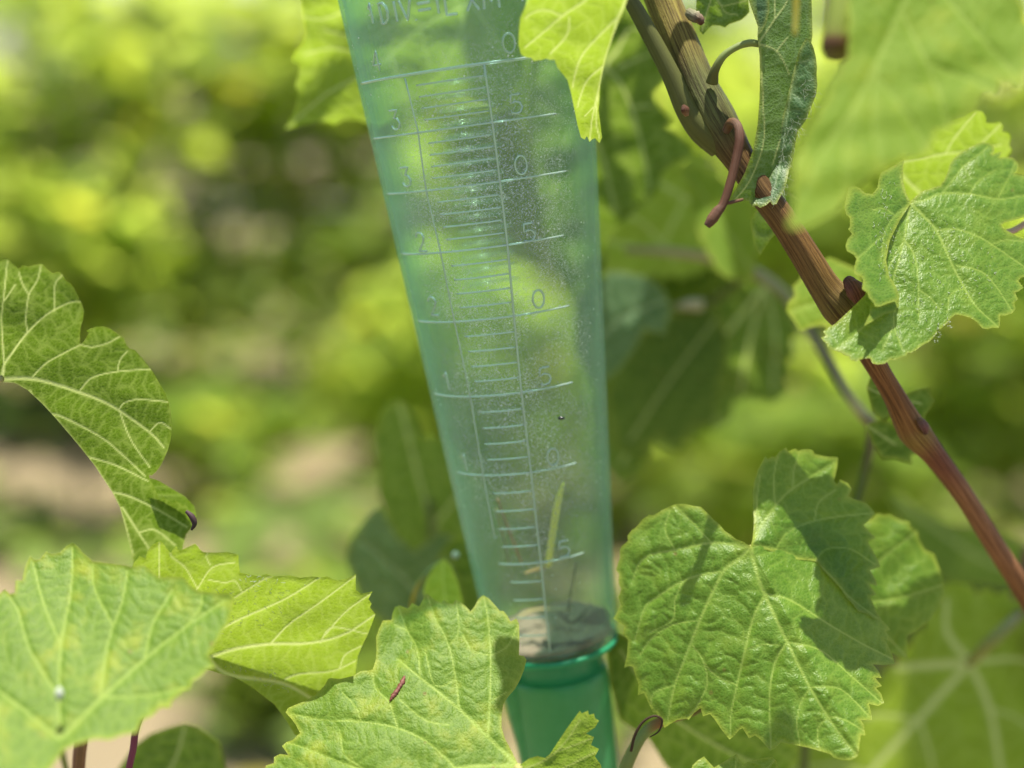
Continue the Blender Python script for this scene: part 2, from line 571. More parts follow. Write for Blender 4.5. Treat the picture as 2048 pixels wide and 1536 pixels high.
# ================================================================== ground and far vineyard
m, nt = new_mat('soil'); g = NT(nt)
tc = g.n('ShaderNodeTexCoord').outputs['Object']
n1 = g.noise(tc, 1.1, 5, 0.6); n2 = g.noise(tc, 30, 5, 0.7)
c = g.mix(n2, (0.13, 0.105, 0.06), (0.28, 0.22, 0.13))
c = g.mix(g.ramp(n1, 0.60, 0.75), c, (0.10, 0.14, 0.04))
p = g.n('ShaderNodeBsdfPrincipled'); g.set(p.inputs['Base Color'], c); p.inputs['Roughness'].default_value = 0.95
g.set(p.inputs['Normal'], g.bump(n2, 0.8, 0.02)); g.out(p.outputs[0]); M_SOIL = m
gx, gy = np.meshgrid(np.concatenate([np.linspace(-150, -8, 15), np.linspace(-7.5, 7.5, 60), np.linspace(8, 150, 15)]),
                     np.concatenate([np.linspace(-30, -1, 8), np.linspace(-0.8, 12, 60), np.linspace(13, 250, 20)]))
gz = 0.03 * np.sin(gx * 2.1 + 1) * np.sin(gy * 1.7) + 0.02 * np.sin(gx * 5.3) * np.sin(gy * 6.1)
ny_, nx_ = gx.shape
ii, jj = np.meshgrid(np.arange(nx_ - 1), np.arange(ny_ - 1))
a = (jj * nx_ + ii).ravel()
o = link_mesh('ground', np.stack([gx, gy, gz], -1).reshape(-1, 3), np.stack([a, a + 1, a + 1 + nx_, a + nx_], -1), M_SOIL, None, origin=(0, 0, 0))
o['kind'] = 'structure'


def bg_leaf_mat(name, ctop, ctr, f=0.45):
    m, nt = new_mat(name); g = NT(nt)
    r = g.attr('rnd')
    c = g.mix(g.ramp(r, 0.0, 0.8), tuple(v * 0.65 for v in ctop), tuple(v * 1.25 for v in ctop))
    c = g.mix(g.ramp(r, 0.90, 0.96), c, (0.34, 0.32, 0.04))
    t_ = g.mix(g.ramp(r, 0.0, 0.8), tuple(v * 0.7 for v in ctr), tuple(v * 1.2 for v in ctr))
    t_ = g.mix(g.ramp(r, 0.90, 0.96), t_, (0.62, 0.56, 0.04))
    p = g.n('ShaderNodeBsdfPrincipled'); g.set(p.inputs['Base Color'], c); p.inputs['Roughness'].default_value = 0.6; p.inputs['Specular IOR Level'].default_value = 0.25
    t = g.n('ShaderNodeBsdfTranslucent'); g.set(t.inputs['Color'], t_)
    mx = g.n('ShaderNodeMixShader'); mx.inputs[0].default_value = f
    g.link(p.outputs[0], mx.inputs[1]); g.link(t.outputs[0], mx.inputs[2]); g.out(mx.outputs[0])
    return m


M_BG = bg_leaf_mat('far_foliage', (0.175, 0.26, 0.045), (0.58, 0.70, 0.10), 0.62)
M_WEED = bg_leaf_mat('ground_plants', (0.14, 0.22, 0.05), (0.40, 0.54, 0.08))
M_WOOD = plain('old_wood', (0.22, 0.17, 0.13), 0.9, 0.5, 40, 0.004)
M_TRUNK = plain('vine_bark', (0.16, 0.10, 0.07), 0.9, 0.6, 60, 0.006)
M_WIRE = plain('wire_metal', (0.35, 0.36, 0.38), 0.4, 0.1)

# a small lobed leaf: 5 lobes, 15 rim points, folded along the midrib
_ang = np.linspace(-0.86 * pi, 0.86 * pi, 15)
_rad = np.array([0.50, 0.74, 0.62, 0.80, 0.98, 0.78, 0.86, 1.12, 0.86, 0.78, 0.98, 0.80, 0.62, 0.74, 0.50])
TLV = np.vstack([[0, 0, 0], np.stack([_rad * np.sin(_ang), _rad * np.cos(_ang), -0.22 * _rad ** 2 + 0.16 * np.abs(_rad * np.sin(_ang))], -1)]) * 0.5
TLF = np.array([[0, i + 1, i] for i in range(1, 15)])


def leaf_cloud(C, size, tilt=0.7, seed=0):
    """leaves at centres C (n,3) with rough upward facing"""
    rs = np.random.RandomState(seed); n = len(C)
    yaw = rs.uniform(0, 2 * pi, n); ti = np.clip(rs.normal(tilt, 0.45, n), 0, 2.2); ro = rs.uniform(0, 2 * pi, n)
    sz = size * rs.uniform(0.65, 1.25, n)
    nrm = np.stack([np.sin(ti) * np.cos(yaw), np.sin(ti) * np.sin(yaw), np.cos(ti)], -1)
    ref = np.where(np.abs(nrm[:, 2:3]) > 0.95, np.array([[1.0, 0, 0]]), np.array([[0, 0, 1.0]]))
    t1 = np.cross(nrm, ref); t1 /= np.linalg.norm(t1, axis=1)[:, None]; t2 = np.cross(nrm, t1)
    ex = t1 * np.cos(ro)[:, None] + t2 * np.sin(ro)[:, None]; ey = np.cross(nrm, ex)
    cup = rs.uniform(0.3, 1.8, n)
    V = (C[:, None, :] + sz[:, None, None] * (TLV[None, :, 0:1] * ex[:, None, :] + TLV[None, :, 1:2] * ey[:, None, :]
         + cup[:, None, None] * TLV[None, :, 2:3] * nrm[:, None, :]))
    F = (np.arange(n) * len(TLV))[:, None, None] + TLF[None]
    rnd = np.repeat(rs.uniform(0, 1, n), len(TLV))
    return V.reshape(-1, 3), F.reshape(-1, 3), rnd


def far_vine(x, y, w, h0, h1, n, seed, label, group):
    rs = np.random.RandomState(seed)
    o = empty('grapevine', (x, y, 0), label, 'grapevine', group)
    P = np.array([[x, y, -0.05], [x + rs.normal(0, .03), y, 0.25], [x + rs.normal(0, .05), y + .02, 0.5], [x + rs.normal(0, .05), y, 0.72]])
    tube('trunk', P, [0.035, 0.028, 0.027, 0.03], M_TRUNK, o, 8, rough=0.12, seed=seed)
    for s in (-1, 1):
        tube('cane', np.array([P[-1], P[-1] + [s * w * 0.25, 0.02, 0.08], P[-1] + [s * w * 0.5, 0, 0.05]]), [0.016, 0.012, 0.008], M_TRUNK, o, 6)
    for k in range(6):
        bx = x + rs.uniform(-w / 2, w / 2)
        tube('shoot', np.array([[bx, y, 0.76], [bx + rs.normal(0, .06), y + rs.normal(0, .1), (0.76 + h1) / 2], [bx + rs.normal(0, .12), y + rs.normal(0, .15), h1]]),
             [0.006, 0.005, 0.003], M_TRUNK, o, 5)
    # clumped leaves along the shoots
    cl = np.stack([rs.uniform(-w / 2 - .1, w / 2 + .1, 60), rs.normal(0, 0.17, 60), rs.uniform(h0, h1, 60)], -1)
    k = rs.randint(0, 60, n)
    C = cl[k] + rs.normal(0, 1, (n, 3)) * [0.11, 0.09, 0.10] + [x, y, 0]
    V, F, r = leaf_cloud(C, 0.17, 0.38, seed)
    f = link_mesh('foliage', V, F, M_BG, o, {'rnd': r}, smooth=False)
    f['kind'] = 'stuff'
    return o


names = ['far left', 'left', 'middle', 'right', 'far right']
k = 0
for row, (yy, xs, h0, h1, n) in enumerate([(4.9, [-2.9, -1.75, -0.6, 0.55, 1.7, 2.85], 0.30, 1.45, 850),
                                           (7.6, [-4.2, -2.8, -1.4, 0.0, 1.4, 2.8, 4.2], 0.35, 1.65, 700),
                                           (11.5, [-7.5, -5.0, -2.5, 0.0, 2.5, 5.0, 7.5], 0.4, 2.05, 700)]):
    for i, xx in enumerate(xs):
        far_vine(xx, yy + 0.1 * ((i * 7) % 3 - 1), [1.25, 1.5, 2.6][row], h0, h1, n, 100 + k,
                 'out of focus grapevine, %s of the %s vineyard row behind' % ((['leftmost', 'second from left', 'third from left', 'third from right', 'second from right', 'rightmost'] if row == 0 else ['leftmost', 'second from left', 'third from left', 'middle one', 'third from right', 'second from right', 'rightmost'])[i], ['nearer', 'farther', 'farthest'][row]),
                 'grapevines of the %s row behind' % ['nearest', 'second', 'farthest'][row])
        k += 1
for yy in (4.9,):
    for xx in (-2.35, 1.1):
        o = link_mesh('post_tmp', *tube_geo(np.array([[xx, yy, -0.1], [xx, yy, 0.9], [xx + .01, yy, 1.9]]), [0.04, 0.04, 0.038], 10)[:2], M_WOOD)
        o.name = 'trellis_post'; o['label'] = 'blurred wooden trellis post standing in the %s of the far row' % ('left part' if xx < 0 else 'right part'); o['category'] = 'post'
        o['group'] = 'trellis posts of the far row'
for zz in (0.78,):
    V, F, _ = tube_geo(np.array([[-6, 4.72, zz], [-2, 4.72, zz - .01], [2, 4.72, zz], [6, 4.72, zz + .01]]), [0.005] * 4, 6)
    o = link_mesh('trellis_wire', V, F, M_WIRE); o['label'] = 'blurred grey horizontal trellis wire behind the vines'; o['category'] = 'wire'

# young bushy vines between: near bright and dark clumps
def bush(x, y, rx, rz, z, n, seed, label, size=0.12, mat=None):
    rs = np.random.RandomState(seed)
    o = empty('young_vine', (x, y, 0), label, 'vine')
    tube('stem', np.array([[x, y, -0.03], [x + .01, y, z * 0.6], [x, y, z + rz * 0.4]]), [0.012, 0.01, 0.006], M_TRUNK, o, 6)
    d = rs.normal(0, 1, (n, 3)); d /= np.linalg.norm(d, axis=1)[:, None]
    C = np.array([x, y, z]) + d * (rs.uniform(0.2, 1, (n, 1)) ** 0.5) * [rx, rx * 0.7, rz]
    V, F, r = leaf_cloud(C, size, 0.4, seed)
    f = link_mesh('foliage', V, F, M_BG, o, {'rnd': r}, smooth=False); f['kind'] = 'stuff'
    return o


bush(-0.12, 3.1, 0.34, 0.30, 0.55, 330, 31, 'blurred low leafy vine just left of the gauge, behind it')
bush(-1.15, 3.6, 0.30, 0.26, 0.74, 260, 32, 'blurred low leafy vine at the left edge of the picture')
bush(0.62, 2.9, 0.36, 0.26, 0.42, 360, 33, 'blurred pale green low vine between gauge and cane')
bush(1.15, 3.1, 0.33, 0.40, 0.62, 400, 34, 'blurred low leafy vine behind the reddish cane at right')
bush(-0.35, 2.5, 0.24, 0.14, 0.18, 200, 35, 'blurred ground hugging vine under the left leaves')
bush(0.75, 3.9, 0.45, 0.35, 0.95, 380, 36, 'blurred tall leafy vine behind the right leaves')
bush(-0.85, 3.9, 0.30, 0.16, 0.20, 150, 37, 'blurred low sprawling vine on the soil behind the left leaf', 0.12)
bush(-0.30, 4.1, 0.32, 0.22, 0.30, 170, 38, 'blurred low vine on the soil, just left of the gauge')
bush(-1.60, 3.3, 0.30, 0.22, 0.22, 130, 39, 'blurred low vine at the far left of the soil strip')
bush(0.10, 3.6, 0.30, 0.25, 0.30, 150, 40, 'blurred low vine behind the gauge on the soil')
bush(1.75, 3.8, 0.40, 0.40, 0.60, 260, 41, 'blurred leafy vine at the far right edge')
# ground plants
n = 9000
C = np.stack([RS.uniform(-3.6, 3.6, n), RS.uniform(1.9, 9.5, n), RS.uniform(0.0, 0.12, n)], -1)
keep = ((np.sin(C[:, 0] * 3.1 + 2) + np.sin(C[:, 1] * 2.7 + C[:, 0])) > -0.2) | (C[:, 1] > 4.5) | (C[:, 0] > 0.3)
V, F, r = leaf_cloud(C[keep], 0.11, 0.5, 5)
o = link_mesh('ground_cover', V, F, M_WEED, None, {'rnd': r}, smooth=False, origin=(0, 3, 0))
o['kind'] = 'stuff'; o['label'] = 'blurred low green weeds on brown soil'; o['category'] = 'weeds'

# ================================================================== rain gauge
G_TOP = pt(931, 0, 0.470); G_BOT = pt(1107, 1282, 0.512)
G_L = np.linalg.norm(G_TOP - G_BOT); G_A = (G_TOP - G_BOT) / G_L
R_T = 253 * 0.470 / FPX * 0.985; R_B = 127 * 0.512 / FPX
SL = (R_T - R_B) / G_L
_tow = CAM - G_BOT; _tow = _tow - G_A * _tow.dot(G_A); G_N = _tow / np.linalg.norm(_tow)   # phi = 0 faces the camera
G_E = np.cross(G_A, G_N) * 1.0
if G_E.dot(RGT) < 0: G_E = -G_E


def gp(phi, z, lift=0.0):
    phi = np.asarray(phi, float); z = np.asarray(z, float)
    r = R_B + SL * z + lift
    return G_BOT + z[..., None] * G_A + (r * np.cos(phi))[..., None] * G_N + (r * np.sin(phi))[..., None] * G_E


def hit(x, y, back=False):
    d = pt(x, y, 1.0) - CAM; d = d / np.linalg.norm(d)
    o_ = CAM - G_BOT
    oz, dz = o_.dot(G_A), d.dot(G_A); ox, dx = o_.dot(G_N), d.dot(G_N); oy, dy = o_.dot(G_E), d.dot(G_E)
    A = dx * dx + dy * dy - (SL * dz) ** 2
    B = 2 * (ox * dx + oy * dy - (R_B + SL * oz) * SL * dz)
    C_ = ox * ox + oy * oy - (R_B + SL * oz) ** 2
    D_ = B * B - 4 * A * C_
    if D_ < 0: t = -B / (2 * A)
    else: t = (-B + (1 if back else -1) * math.sqrt(D_)) / (2 * A)
    q = o_ + d * t
    return math.atan2(q.dot(G_E), q.dot(G_N)), q.dot(G_A)


# ---- plastic of the cup
m, nt = new_mat('clear_green_plastic'); g = NT(nt)
gc = g.attr('gc', 'Vector')                        # (phi*r, z, wall)
sep = g.n('ShaderNodeSeparateXYZ'); g.set(sep.inputs[0], gc)
wall = sep.outputs[2]
lw = g.n('ShaderNodeLayerWeight'); lw.inputs['Blend'].default_value = 0.5
fac = lw.outputs['Facing']
edgef = g.math('POWER', fac, 2.6)
mp = g.n('ShaderNodeMapping'); g.set(mp.inputs['Vector'], gc); mp.inputs['Scale'].default_value = (900, 22, 1)
streak = g.noise(mp.outputs[0], 1.0, 3, 0.6)
mpf = g.n('ShaderNodeMapping'); g.set(mpf.inputs['Vector'], gc); mpf.inputs['Scale'].default_value = (1, 1, 0)
flat = mpf.outputs[0]
big = g.noise(flat, 38, 3, 0.55)
grime = g.noise(flat, 1300, 3, 0.75)
grime2 = g.noise(flat, 4200, 2, 0.6)
spk = g.voro(flat, 1150, 'F1'); spk2 = g.voro(flat, 330, 'F1')
au = g.math('ABSOLUTE', sep.outputs[0])
zone = g.math('MULTIPLY', g.ramp(au, 0.034, 0.018), g.math('MULTIPLY', g.ramp(sep.outputs[1], 0.015, 0.07), g.ramp(sep.outputs[1], 0.235, 0.17)))
patch = g.math('MULTIPLY', g.ramp(big, 0.30, 0.52), g.math('ADD', 0.15, g.math('MULTIPLY', zone, 0.85)))
wn_ = g.noise(flat, 800, 1, 0.5, dist=1.6)
worm = g.ramp(g.math('ABSOLUTE', g.math('SUBTRACT', wn_, 0.5)), 0.035, 0.0)
front = g.math('COMPARE', wall, 1.0, 0.3)
tcol = g.mix(edgef, (0.91, 0.97, 0.925), (0.62, 0.87, 0.77))
tcol = g.mix(g.math('MULTIPLY', g.ramp(streak, 0.42, 0.62), g.math('MULTIPLY', g.ramp(fac, 0.25, 0.7), 0.75)), tcol, (0.42, 0.70, 0.66))
tr = g.n('ShaderNodeBsdfTransparent'); g.set(tr.inputs[0], tcol)
df = g.n('ShaderNodeBsdfDiffuse'); tl = g.n('ShaderNodeBsdfTranslucent')
hcol = g.mix(g.ramp(streak, 0.35, 0.7), (0.16, 0.45, 0.29), (0.56, 0.80, 0.64))  # upright pale streaks: wall seams, and reflections painted into the haze colour
g.set(df.inputs[0], hcol); g.set(tl.inputs[0], hcol)
hz = g.n('ShaderNodeMixShader'); hz.inputs[0].default_value = 0.5
g.link(df.outputs[0], hz.inputs[1]); g.link(tl.outputs[0], hz.inputs[2])
hazef = g.math('ADD', 0.032, g.math('MULTIPLY', edgef, 0.30))
hazef = g.math('ADD', hazef, g.math('MULTIPLY', g.math('MULTIPLY', g.ramp(grime, 0.45, 0.75), g.math('ADD', 0.12, patch)), g.math('MULTIPLY', front, 0.30)))
b1 = g.n('ShaderNodeMixShader'); g.set(b1.inputs[0], hazef)
g.link(tr.outputs[0], b1.inputs[1]); g.link(hz.outputs[0], b1.inputs[2])
# chalky specks
sp = g.math('MULTIPLY', g.math('LESS_THAN', spk, 0.34), g.math('MULTIPLY', g.ramp(grime2, 0.50, 0.62), g.math('ADD', 0.10, patch)))
sp = g.math('MAXIMUM', sp, g.math('MULTIPLY', g.math('LESS_THAN', spk2, 0.10), g.ramp(big, 0.42, 0.6)))
mpr = g.n('ShaderNodeMapping'); g.set(mpr.inputs['Vector'], flat); mpr.inputs['Rotation'].default_value = (0, 0, 0.5); mpr.inputs['Scale'].default_value = (300, 2600, 1)
scr = g.ramp(g.noise(mpr.outputs[0], 1.0, 2, 0.5, dist=2.0), 0.70, 0.76)
sp = g.math('MAXIMUM', sp, g.math('MULTIPLY', scr, g.math('MULTIPLY', patch, 0.7)))
sp = g.math('MAXIMUM', sp, g.math('MULTIPLY', worm, g.math('MULTIPLY', patch, 1.0)))
sp = g.math('MULTIPLY', sp, g.math('MULTIPLY', front, 0.75))
dw = g.n('ShaderNodeBsdfDiffuse'); dw.inputs[0].default_value = (0.66, 0.76, 0.71, 1)
b2 = g.n('ShaderNodeMixShader'); g.set(b2.inputs[0], sp); g.link(b1.outputs[0], b2.inputs[1]); g.link(dw.outputs[0], b2.inputs[2])
gl = g.n('ShaderNodeBsdfGlossy'); gl.inputs['Roughness'].default_value = 0.22
hb = g.math('ADD', g.math('MULTIPLY', streak, 1.0), g.math('MULTIPLY', grime, 0.25))
nrm = g.bump(hb, 0.30, 0.0006); g.set(gl.inputs['Normal'], nrm)
fr = g.n('ShaderNodeFresnel'); fr.inputs['IOR'].default_value = 1.45
b3 = g.n('ShaderNodeMixShader'); g.set(b3.inputs[0], g.math('ADD', 0.03, g.math('MULTIPLY', g.math('POWER', fac, 5.0), 0.35)))
g.link(b2.outputs[0], b3.inputs[1]); g.link(gl.outputs[0], b3.inputs[2])
g.out(b3.outputs[0]); M_CUP = m

m, nt = new_mat('embossed_plastic'); g = NT(nt)
gl = g.n('ShaderNodeBsdfGlass'); gl.inputs['Color'].default_value = (0.86, 0.97, 0.93, 1); gl.inputs['Roughness'].default_value = 0.08; gl.inputs['IOR'].default_value = 1.4
tr = g.n('ShaderNodeBsdfTransparent'); tr.inputs[0].default_value = (0.85, 0.95, 0.92, 1)
df = g.n('ShaderNodeBsdfDiffuse'); df.inputs[0].default_value = (0.68, 0.86, 0.78, 1)
a1 = g.n('ShaderNodeMixShader'); a1.inputs[0].default_value = 0.55; g.link(tr.outputs[0], a1.inputs[1]); g.link(gl.outputs[0], a1.inputs[2])
a2 = g.n('ShaderNodeMixShader'); a2.inputs[0].default_value = 0.30; g.link(a1.outputs[0], a2.inputs[1]); g.link(df.outputs[0], a2.inputs[2])
gg = g.n('ShaderNodeBsdfGlossy'); gg.inputs['Roughness'].default_value = 0.18
fr = g.n('ShaderNodeFresnel'); fr.inputs['IOR'].default_value = 1.6
lw2 = g.n('ShaderNodeLayerWeight'); a3 = g.n('ShaderNodeMixShader'); g.set(a3.inputs[0], g.math('ADD', 0.06, g.math('MULTIPLY', g.math('POWER', lw2.outputs['Facing'], 4.0), 0.7))); g.link(a2.outputs[0], a3.inputs[1]); g.link(gg.outputs[0], a3.inputs[2])
g.out(a3.outputs[0]); M_EMB = m

m, nt = new_mat('green_socket_plastic'); g = NT(nt)
tc = g.n('ShaderNodeTexCoord').outputs['Object']
n_ = g.noise(tc, 220, 3, 0.6)
c = g.mix(n_, (0.045, 0.30, 0.095), (0.09, 0.40, 0.16))
p = g.n('ShaderNodeBsdfPrincipled'); g.set(p.inputs['Base Color'], c); p.inputs['Roughness'].default_value = 0.38
g.set(p.inputs['Normal'], g.bump(n_, 0.15, 0.0005))
t = g.n('ShaderNodeBsdfTranslucent'); t.inputs[0].default_value = (0.05, 0.52, 0.20, 1)
mx = g.n('ShaderNodeMixShader'); mx.inputs[0].default_value = 0.25; g.link(p.outputs[0], mx.inputs[1]); g.link(t.outputs[0], mx.inputs[2])
g.out(mx.outputs[0]); M_SOCK = m
m, nt = new_mat('green_rim_plastic'); g = NT(nt)
p = g.n('ShaderNodeBsdfPrincipled'); p.inputs['Base Color'].default_value = (0.035, 0.36, 0.18, 1); p.inputs['Roughness'].default_value = 0.3
tr = g.n('ShaderNodeBsdfTransparent'); tr.inputs[0].default_value = (0.25, 0.72, 0.5, 1)
mx = g.n('ShaderNodeMixShader'); mx.inputs[0].default_value = 0.4; g.link(p.outputs[0], mx.inputs[1]); g.link(tr.outputs[0], mx.inputs[2])
g.out(mx.outputs[0]); M_RIM = m

gauge = empty('rain_gauge', G_BOT, 'transparent green plastic rain gauge with raised scale and numbers, on a green stake socket', 'rain gauge')
SEG = 160; zs = np.linspace(0.0012, G_L + 0.022, 120); WT = 0.0014


def ring(z, lift, n=SEG):
    ph = np.linspace(-pi, pi, n, endpoint=False)
    return gp(ph, np.full(n, z), lift), np.stack([ph * 0.032, np.full(n, z)], -1)


def lathe(name, prof, mat, n=SEG, closed=False):
    """prof: list of (z, lift, wall)"""
    Vs, A = [], []
    for z, lf, w in prof:
        v, q = ring(z, lf, n); Vs.append(v); A.append(np.hstack([q, np.full((n, 1), w)]))
    V = np.vstack(Vs); k = len(prof)
    i = np.arange(k - 1)[:, None]; j = np.arange(n)[None, :]
    a = i * n + j; b = i * n + (j + 1) % n
    F = np.stack([a, b, b + n, a + n], -1).reshape(-1, 4)
    if closed:
        i = k - 1; j = np.arange(n); a = i * n + j; b = i * n + (j + 1) % n
        F = np.vstack([F, np.stack([a, b, (j + 1) % n, j], -1)])
    o = link_mesh(name, V, F, mat, gauge, {'gc': np.vstack(A)})
    return o


prof = [(z, 0.0, 1.0) for z in zs] + [(zs[-1] + 0.0006, -WT / 2, 2.0)] + [(z, -WT, 2.0) for z in zs[::-1][::4]]
lathe('cup', prof, M_CUP)
# floor of the cup
rB = R_B
lathe('cup_floor', [(0.0026, -rB + 0.0002, 2.0), (0.0026, -WT - 0.0003, 2.0), (0.0008, -0.0009, 2), (0.0004, -0.004, 2.0), (0.0004, -rB + 0.0002, 2.0)], M_CUP, 96)
lathe('base_rim', [(-0.0014, -0.0016, 1), (-0.0019, -0.0004, 1), (-0.0013, 0.0004, 1), (0.0002, 0.0006, 1), (0.0008, 0.0002, 1), (0.0007, -0.0008, 1)], M_RIM, 128, closed=True)
# neck and stake socket
K = 26
def rc(z, r): return r - (R_B + SL * z)
lathe('neck', [(-0.0018, rc(-0.0018, 0.0185), 1), (-0.004, rc(-0.004, 0.0170), 1), (-0.0135, rc(-0.0135, 0.0172), 1), (-0.0140, rc(-0.0140, 0.0125), 1), (-0.0018, rc(-0.0018, 0.0120), 1)], M_RIM, 96, closed=True)
prof = [(-0.0105, rc(-0.0105, 0.0160), 1), (-0.0103, rc(-0.0103, 0.0168), 1), (-0.0108, rc(-0.0108, 0.0177), 1), (-0.0122, rc(-0.0122, 0.0182), 1)]
for z in np.linspace(-0.016, -0.16, 14): prof.append((z, rc(z, 0.0183 - 0.02 * (-z - 0.016)), 1))
prof += [(-0.16, rc(-0.16, 0.012), 1), (-0.012, rc(-0.012, 0.0150), 1)]
lathe('stake_socket', prof, M_SOCK, 96, closed=True)
# the rib standing out at the left of the socket
Vr = []; Fr = []
for z, w in [(-0.0095, 0.0006), (-0.0110, 0.0030), (-0.016, 0.0034), (-0.024, 0.0026), (-0.036, 0.0012), (-0.05, 0.0002)]:
    for ph, e in [(-1.42, 0), (-1.30, w), (-1.16, w), (-1.02, 0), (-1.02, -0.0012), (-1.42, -0.0012)]:
        Vr.append(gp(np.array(ph), np.array(z), rc(z, 0.0181) + e))
for i in range(5):
    for j in range(6): Fr.append((i * 6 + j, i * 6 + (j + 1) % 6, (i + 1) * 6 + (j + 1) % 6, (i + 1) * 6 + j))
Fr += [tuple(range(6)), tuple(range(30, 36))]
link_mesh('socket_rib', np.array([v for v in Vr]), Fr, M_SOCK, gauge)


def ridge(name, phis, zvals, r=0.00042, label=None, n=None, wall=0.0):
    P = gp(np.array(phis), np.array(zvals), -0.0001 + wall)
    m_ = n or len(P)
    V, F, _ = tube_geo(P, np.full(len(P), r), 8)
    return link_mesh(name, V, F, M_EMB, gauge)


cen = [(968, 127), (985, 245), (1000, 363), (1015, 490), (1028, 632), (1043, 785), (1062, 945), (1082, 1125), (1100, 1305)]
cz = [hit(*c) for c in cen]
CZ = np.array([c[1] for c in cz]); CP = np.array([c[0] for c in cz])
def phc(z): return np.interp(-z, -CZ, CP)
lef = [hit(808, 150), hit(835, 260), hit(852, 383), hit(881, 505), (hit(908, 640)), hit(940, 790), hit(966, 950), hit(990, 1080)]
LZ = np.array([c[1] for c in lef]); LP = np.array([c[0] for c in lef])
def phl(z): return np.interp(-z, -LZ, LP)
zz = np.linspace(CZ[0], CZ[-1], 40); ridge('scale_line', phc(zz), zz, 0.00042)
zz = np.linspace(LZ[0] - 0.001, LZ[-1], 30); ridge('scale_line', phl(zz), zz, 0.00030)
majL = [(718, 150), (742, 268), (772, 383), (802, 505), (835, 638), (868, 790), (915, 950), (1000, 1140)]
majR = [(1092, 103), (1112, 225), (1132, 345), (1127, 470), (1138, 612), (1145, 765), (1153, 930), (1168, 1112)]
for k in range(8):
    pl = hit(*majL[k])[0]; pr = hit(*majR[k])[0]
    ridge('graduation_line', np.linspace(pl, pr, 26), np.full(26, CZ[k]), 0.00050 if k == 0 else 0.00034)
    for j in range(1, 5):
        z = CZ[k] + (CZ[k + 1] - CZ[k]) * j / 5
        a_ = phl(z) + 0.09; b_ = phc(z) - 0.015
        if k == 7: a_ = phc(z) - 0.45
        ridge('graduation_line', np.linspace(a_, b_, 14), np.full(14, z), 0.00029)

GL = {
 '0': [[(0.5 + 0.42 * cos(t), 0.5 + 0.5 * sin(t)) for t in np.linspace(0, 2 * pi, 22)]],
 '1': [[(0.2, 0.72), (0.55, 1.0), (0.55, 0.0)]],
 '2': [[(0.08, 0.75), (0.15, 0.92), (0.4, 1.0), (0.7, 0.96), (0.88, 0.75), (0.75, 0.5), (0.4, 0.22), (0.08, 0.0), (0.92, 0.0)]],
 '3': [[(0.1, 1.0), (0.88, 1.0), (0.42, 0.6), (0.75, 0.55), (0.92, 0.3), (0.75, 0.06), (0.45, 0.0), (0.15, 0.06), (0.04, 0.22)]],
 '4': [[(0.7, 0.0), (0.7, 1.0), (0.05, 0.3), (0.95, 0.3)]],
 '5': [[(0.88, 1.0), (0.2, 1.0), (0.12, 0.55), (0.45, 0.64), (0.78, 0.56), (0.93, 0.32), (0.78, 0.07), (0.45, 0.0), (0.1, 0.08)]],
 'D': [[(0.1, 0.0), (0.1, 1.0), (0.5, 1.0), (0.82, 0.8), (0.9, 0.5), (0.82, 0.2), (0.5, 0.0), (0.1, 0.0)]],
 'I': [[(0.5, 0.0), (0.5, 1.0)]],
 'V': [[(0.02, 1.0), (0.5, 0.0), (0.98, 1.0)]],
 '.': [[(0.3, 0.0), (0.3, 0.06)]],
 '=': [[(0.0, 0.35), (1.0, 0.35)], [(0.0, 0.68), (1.0, 0.68)]],
 'L': [[(0.15, 1.0), (0.15, 0.0), (0.95, 0.0)]],
 'X': [[(0.05, 0.0), (0.95, 1.0)], [(0.05, 1.0), (0.95, 0.0)]],
 'M': [[(0.0, 0.0), (0.05, 1.0), (0.5, 0.35), (0.95, 1.0), (1.0, 0.0)]],
}


def glyph(ch, x, y, wpx, hpx, r=0.00037, name='numeral', lean=0.0):
    ph, z = hit(x, y)
    sc = 0.000172
    Vs, Fs = [], []; off = 0
    rr = R_B + SL * z
    for st in GL[ch]:
        st = np.array(st)
        if len(st) > 2 and ch in '0235': st = smooth_path(st, len(st) * 4) if ch == '0' else st
        pts = []
        for a_, b_ in zip(st[:-1], st[1:]):
            k_ = max(1, int(np.hypot(*(b_ - a_)) * 6))
            for q in range(k_): pts.append(a_ + (b_ - a_) * q / k_)
        pts.append(st[-1]); pts = np.array(pts)
        V, F, _ = tube_geo(gp(ph + (pts[:, 0] - 0.5) * wpx * sc / rr, z + (pts[:, 1] - 0.5) * hpx * sc, 0.0), np.full(len(pts), r), 6)
        Vs.append(V); Fs += [tuple(i + off for i in f) for f in F]; off += len(V)
    o = link_mesh(name, np.vstack(Vs), Fs, M_EMB, gauge)
    return o


for ch, x, y in [('4', 752, 122), ('3', 790, 240), ('3', 812, 354), ('2', 842, 484), ('2', 866, 612), ('1', 894, 762), ('1', 930, 925)]:
    glyph(ch, x, y, 26, 36)
for ch, x, y in [('0', 1018, 86), ('5', 1032, 208), ('0', 1042, 330), ('5', 1058, 465), ('0', 1077, 598), ('5', 1090, 752), ('0', 1106, 914), ('5', 1128, 1098)]:
    glyph(ch, x, y, 27, 34)
for ch, x, y, w in [('1', 742, 27, 16), ('D', 768, 26, 22), ('I', 791, 23, 10), ('V', 812, 20, 24), ('.', 831, 20, 8), ('=', 848, 13, 24), ('1', 874, 6, 14), ('L', 900, 8, 24), ('X', 944, 0, 24), ('M', 982, -4, 28)]:
    glyph(ch, x, y, w, 36, 0.00045, name='letter')
# faint scale moulded on the back wall
for i in range(16):
    z = CZ[0] - 0.002 - i * 0.0049
    ridge('graduation_line', np.linspace(pi - 0.15, pi + 0.42, 12), np.full(12, z), 0.00030)

